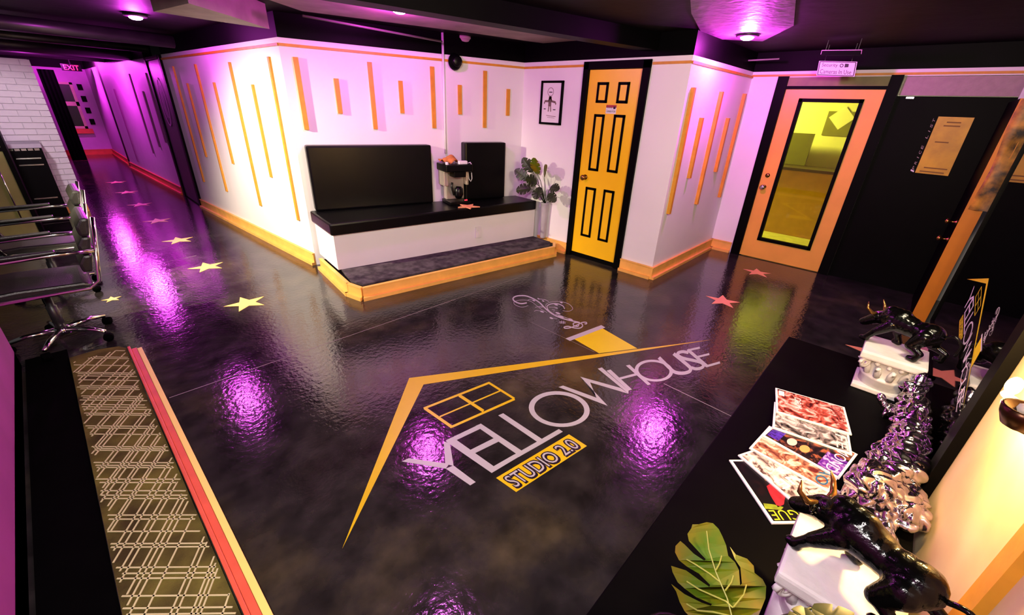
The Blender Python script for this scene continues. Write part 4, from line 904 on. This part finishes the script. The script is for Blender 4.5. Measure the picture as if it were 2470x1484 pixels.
def make_chair(x, y, label):
    t = thing('office_chair', label, 'chair', (x, y, 0), 'black leather chairs')
    M = Matrix.Translation((x, y, 0))          # faces -X, back towards +X
    MB().prism([(-.30, -.235, .43), (-.32, -.235, .455), (-.30, -.235, .48), (-.1, -.235, .488), (.2, -.235, .47), (.25, -.235, .45), (.24, -.235, .425)], (0, .47, 0)).xf(M).build('seat', m_leather, t, False, .014)
    bkr = None
    for k in range(3):
        z = .53 + k * .118; xx = .25 + (z - .5) * .22
        o = MB().prism([(xx - .035, -.225, z), (xx + .012, -.225, z - .002), (xx + .04, -.225, z + .112), (xx - .005, -.225, z + .114), (xx - .04, -.225, z + .06)], (0, .45, 0)).xf(M).build('backrest' if bkr is None else 'back_cushion', m_leather, t if bkr is None else bkr, False, .016)
        bkr = bkr or o
    for s in (-1, 1):
        MB().tube([(-.28, s * .255, .44), (.22, s * .255, .43), (.28, s * .255, .47), (.365, s * .255, .89)], .013, 8).xf(M).build('side_frame', m_chrome, t, True)
        ar = MB(); ar.tube([(.31, s * .275, .68), (.15, s * .285, .69), (-.22, s * .285, .685), (-.27, s * .28, .62), (-.20, s * .265, .45)], .013, 8); a = ar.xf(M).build('armrest', m_chrome, t, True)
        MB().box((-.20, s * .285 - .022, .70), (.14, s * .285 + .022, .718)).xf(M).build('arm_pad', m_leather, a, bevel=.006)
    MB().tube([(.31, -.255, .63), (.31, .255, .63)], .01, 8).xf(M).build('cross_bar', m_chrome, t, True)
    MB().lathe([(.028, .10), (.028, .28), (.02, .285), (.02, .42)], (0, 0, 0), 14).xf(M).build('gas_column', m_duct, t, True)
    MB().lathe([(.045, .07), (.045, .115), (.03, .12)], (0, 0, 0), 16).xf(M).build('hub', m_chrome, t, True)
    MB().box((-.12, -.09, .42), (.12, .09, .438)).xf(M).build('tilt_plate', m_duct, t)
    for k in range(5):
        a = k * 2 * PI / 5 + .55; c, s = math.cos(a), math.sin(a)
        MB().tube([(c * .03, s * .03, .10), (c * .18, s * .18, .095), (c * .27, s * .27, .075)], [.02, .017, .013], 8).xf(M).build('base_leg', m_chrome, t, True)
        w = MB(); w.lathe([(.027, -.022), (.029, -.018), (.029, .018), (.027, .022)], (0, 0, 0), 14, 'y'); w.xf(M @ Matrix.Translation((c * .275, s * .275, .0295)) @ Matrix.Rotation(a + .6, 4, 'Z')).build('caster', m_rubber, t, True)
    return t
make_chair(-.26, 4.05, 'black leather chrome-armed office chair nearest the olive rug')
make_chair(-.22, 5.20, 'second black leather office chair standing behind the nearest one')
# brick wall of the chair alcove
m_brick = mat('lilac_white_painted_brick', (.72, .70, .71), .6, var=.06, scale=9, bump=.2, bscale=40)
bw = MB().box((-1.2, 8.88, 0), (.222, 9.02, 1.955)).build('wall_brick', mat('white_mortar', (.60, .58, .60), .8), kind='structure')
tmpl = None; rows = 26; rh = 1.955 / rows
for r in range(rows):
    x = .24; first = True
    while x > -.95:
        w = .205 if not (first and r % 2) else .10
        first = False
        MBx = MB().box((x - w + .008, 8.862 + random.uniform(-.002, .002), r * rh + .004), (x, 8.90, (r + 1) * rh - .004))
        if w == .205 and tmpl is not None:
            o = bpy.data.objects.new('brick', tmpl); COL.objects.link(o); o.parent = bw
            o.location = (x - tx, random.uniform(-.002, .002), r * rh - tz)
        else:
            o = MBx.build('brick', m_brick, bw)
            if w == .205: tmpl = o.data; tx, tz = x, r * rh
        x -= w
# appliance and display case by the bricks
ap = thing('black_appliance', 'tall black cabinet heater with silver top grille against the white bricks', 'heater', (-.13, 8.5, 0))
MB().box((-.30, 8.36, 0), (.02, 8.80, .93)).build('body', m_black, ap); MB().box((-.305, 8.35, .931), (.025, 8.81, .98)).build('top', mat('grey_top', (.4, .38, .42), .4), ap)
for i in range(5): MB().box((-.28 + i * .058, 8.352, .90), (-.235 + i * .058, 8.359, .925)).build('grille_slot', m_chrome, ap)
for z in (.80, .72, .30): MB().box((-.24, 8.35, z), (-.02, 8.359, z + .015)).build('handle', m_chrome, ap)
dc = thing('display_case', 'dark framed olive glass display case standing behind the chairs', 'cabinet', (-.7, 7.6, 0))
b = MB()
for x in (-1.2, -.29): b.box((x, 7.45, 0), (x + .04, 7.49, 1.25))
b.box((-1.16, 7.45, 1.21), (-.29, 7.49, 1.25)); b.box((-1.16, 7.45, .98), (-.29, 7.49, 1.02)); b.box((-1.16, 7.45, 0), (-.29, 7.49, .05)); b.build('frame', m_black, dc)
m_og = mat('olive_glass', srgb(140, 146, 80), .2, var=.25, scale=3)
MB().box((-1.16, 7.46, .051), (-.291, 7.475, .979)).build('panel', m_og, dc); MB().box((-1.16, 7.46, 1.021), (-.291, 7.475, 1.209)).build('panel', m_og, dc)
MB().box((-1.2, 7.491, 0), (-.25, 7.85, 1.25)).build('carcass', m_black, dc)
MB().tube([(-.38, 7.43, .25), (-.38, 7.43, .9)], .008, 8).build('handle', m_chrome, dc, True)
# plinth block at the foot of the brick pier
baseboard('baseboard_brick', [(-.6, 8.86), (.245, 8.86)], m_base, .09)
# ------------------------------------------------------------------ hall details
hd = thing('door_5', None, None, (1.53, 8.83, 0), kind='structure')
m_pdoor = mat('dark_purple_door', srgb(70, 20, 66), .4, var=.3)
MB().slab([(1.52, 8.36), (1.535, 9.28), (1.575, 9.28), (1.56, 8.36)], .02, 2.06).build('door_slab', m_pdoor, hd)
b = MB(); b.slab([(1.505, 8.205), (1.515, 8.36), (1.60, 8.36), (1.60, 8.205)], 0, ZT); b.slab([(1.515, 9.28), (1.525, 9.455), (1.62, 9.455), (1.62, 9.28)], 0, ZT); b.slab([(1.51, 8.36), (1.52, 9.28), (1.62, 9.28), (1.62, 8.36)], 2.065, ZT); b.build('door_frame', m_black, hd)
nrm = Vector((-.92, .015, 0)).normalized(); b = MB()
def em(u, v): return Vector((1.515 + .004, 8.82, 1.5)) + Vector((.016, .98, 0)) * u + Vector((0, 0, v))
m_embl = mat('lilac_emblem', srgb(200, 130, 200), .5)
flatpoly(b, [[(p.x, p.y) for p in r] for r in ring((0, 0), .24, .34, .21, .31, 0, 28)], em)
for u in (-.08, 0, .08): flatpoly(b, [[(p.x, p.y) for p in r] for r in stroke(smoothpts([(u - .04, -.22), (u + .03, -.05), (u - .02, .1), (u + .03, .24)], 5), .022)], em)
b.build('emblem', m_embl, hd)
b = MB(); b.slab([(1.40, 13.66), (1.40, 14.18), (1.52, 14.18), (1.52, 13.66)], 0, ZC - .002); b.build('trim_3', m_black, kind='structure')
ex = thing('exit_sign', 'red lit exit sign at the end of the purple hall', 'sign', (.75, 15.2, 2.02))
c = py_(172, 163, 15.2)
MB().box((c.x - .17, 15.2, c.z - .07), (c.x + .17, 15.24, c.z + .07)).build('housing', m_black, ex)
lettering('exit_lettering', 'EXIT', lambda u, v: Vector((c.x - .13 + .26 * u, 15.198, c.z - .05 + .10 * v)), m_exit, ex)
MB().box((c.x - .01, 15.21, c.z + .071), (c.x + .01, 15.23, ZC - .002)).build('stem', m_black, ex)
wi = thing('window_1', None, None, (.75, 16.9, .9), kind='structure')
EY = 16.93
w0 = py_(112, 196, EY); w1 = py_(213, 310, EY); xs0, xs1, z1, z0 = w0.x + .1, w1.x, w0.z, w1.z
m_wf = mat('cream_window_frame', (.75, .62, .40), .5)
b = MB()
b.box((xs0, EY - .05, z0), (xs0 + .06, EY, z1)); b.box((xs1 - .06, EY - .05, z0), (xs1, EY, z1)); b.box((xs0, EY - .05, z1 - .05), (xs1, EY, z1)); b.box((xs0, EY - .05, z0), (xs1, EY, z0 + .06)); zm = (z0 + z1) / 2
b.box((xs0, EY - .05, zm), (xs1, EY, zm + .10)); b.build('window_frame', m_wf, wi)
MB().box((xs0 + .06, EY - .03, z0 + .06), (xs1 - .06, EY - .02, zm)).build('pane', m_blackgloss, wi); MB().box((xs0 + .06, EY - .03, zm + .1), (xs1 - .06, EY - .02, z1 - .05)).build('pane', m_blackgloss, wi)
MB().box((xs0 - .05, EY - .10, z0 - .12), (xs1 + .08, EY, z0 - .005)).build('window_sill', m_basered, wi)
for k in range(4):
    MB().box((xs1 + .08, EY - .02, z0 + .1 + k * .28), (xs1 + .18, EY + .001, z0 + .24 + k * .28)).build('black_square', m_black, wi)
a = py_(75, 180, 15.6); b2 = py_(160, 345, 15.6)
cx0 = a.x + .12; o = MB()
pts = [(cx0 + i * .035, 15.6 + (.02 if i % 2 else -.02)) for i in range(9)]
o.slab(pts + [(p[0], p[1] + .015) for p in pts[::-1]], .002, 2.02)
o = o.build('window_curtain', m_black); tag(o, 'long black curtain beside the window at the end of the hall', 'curtain')
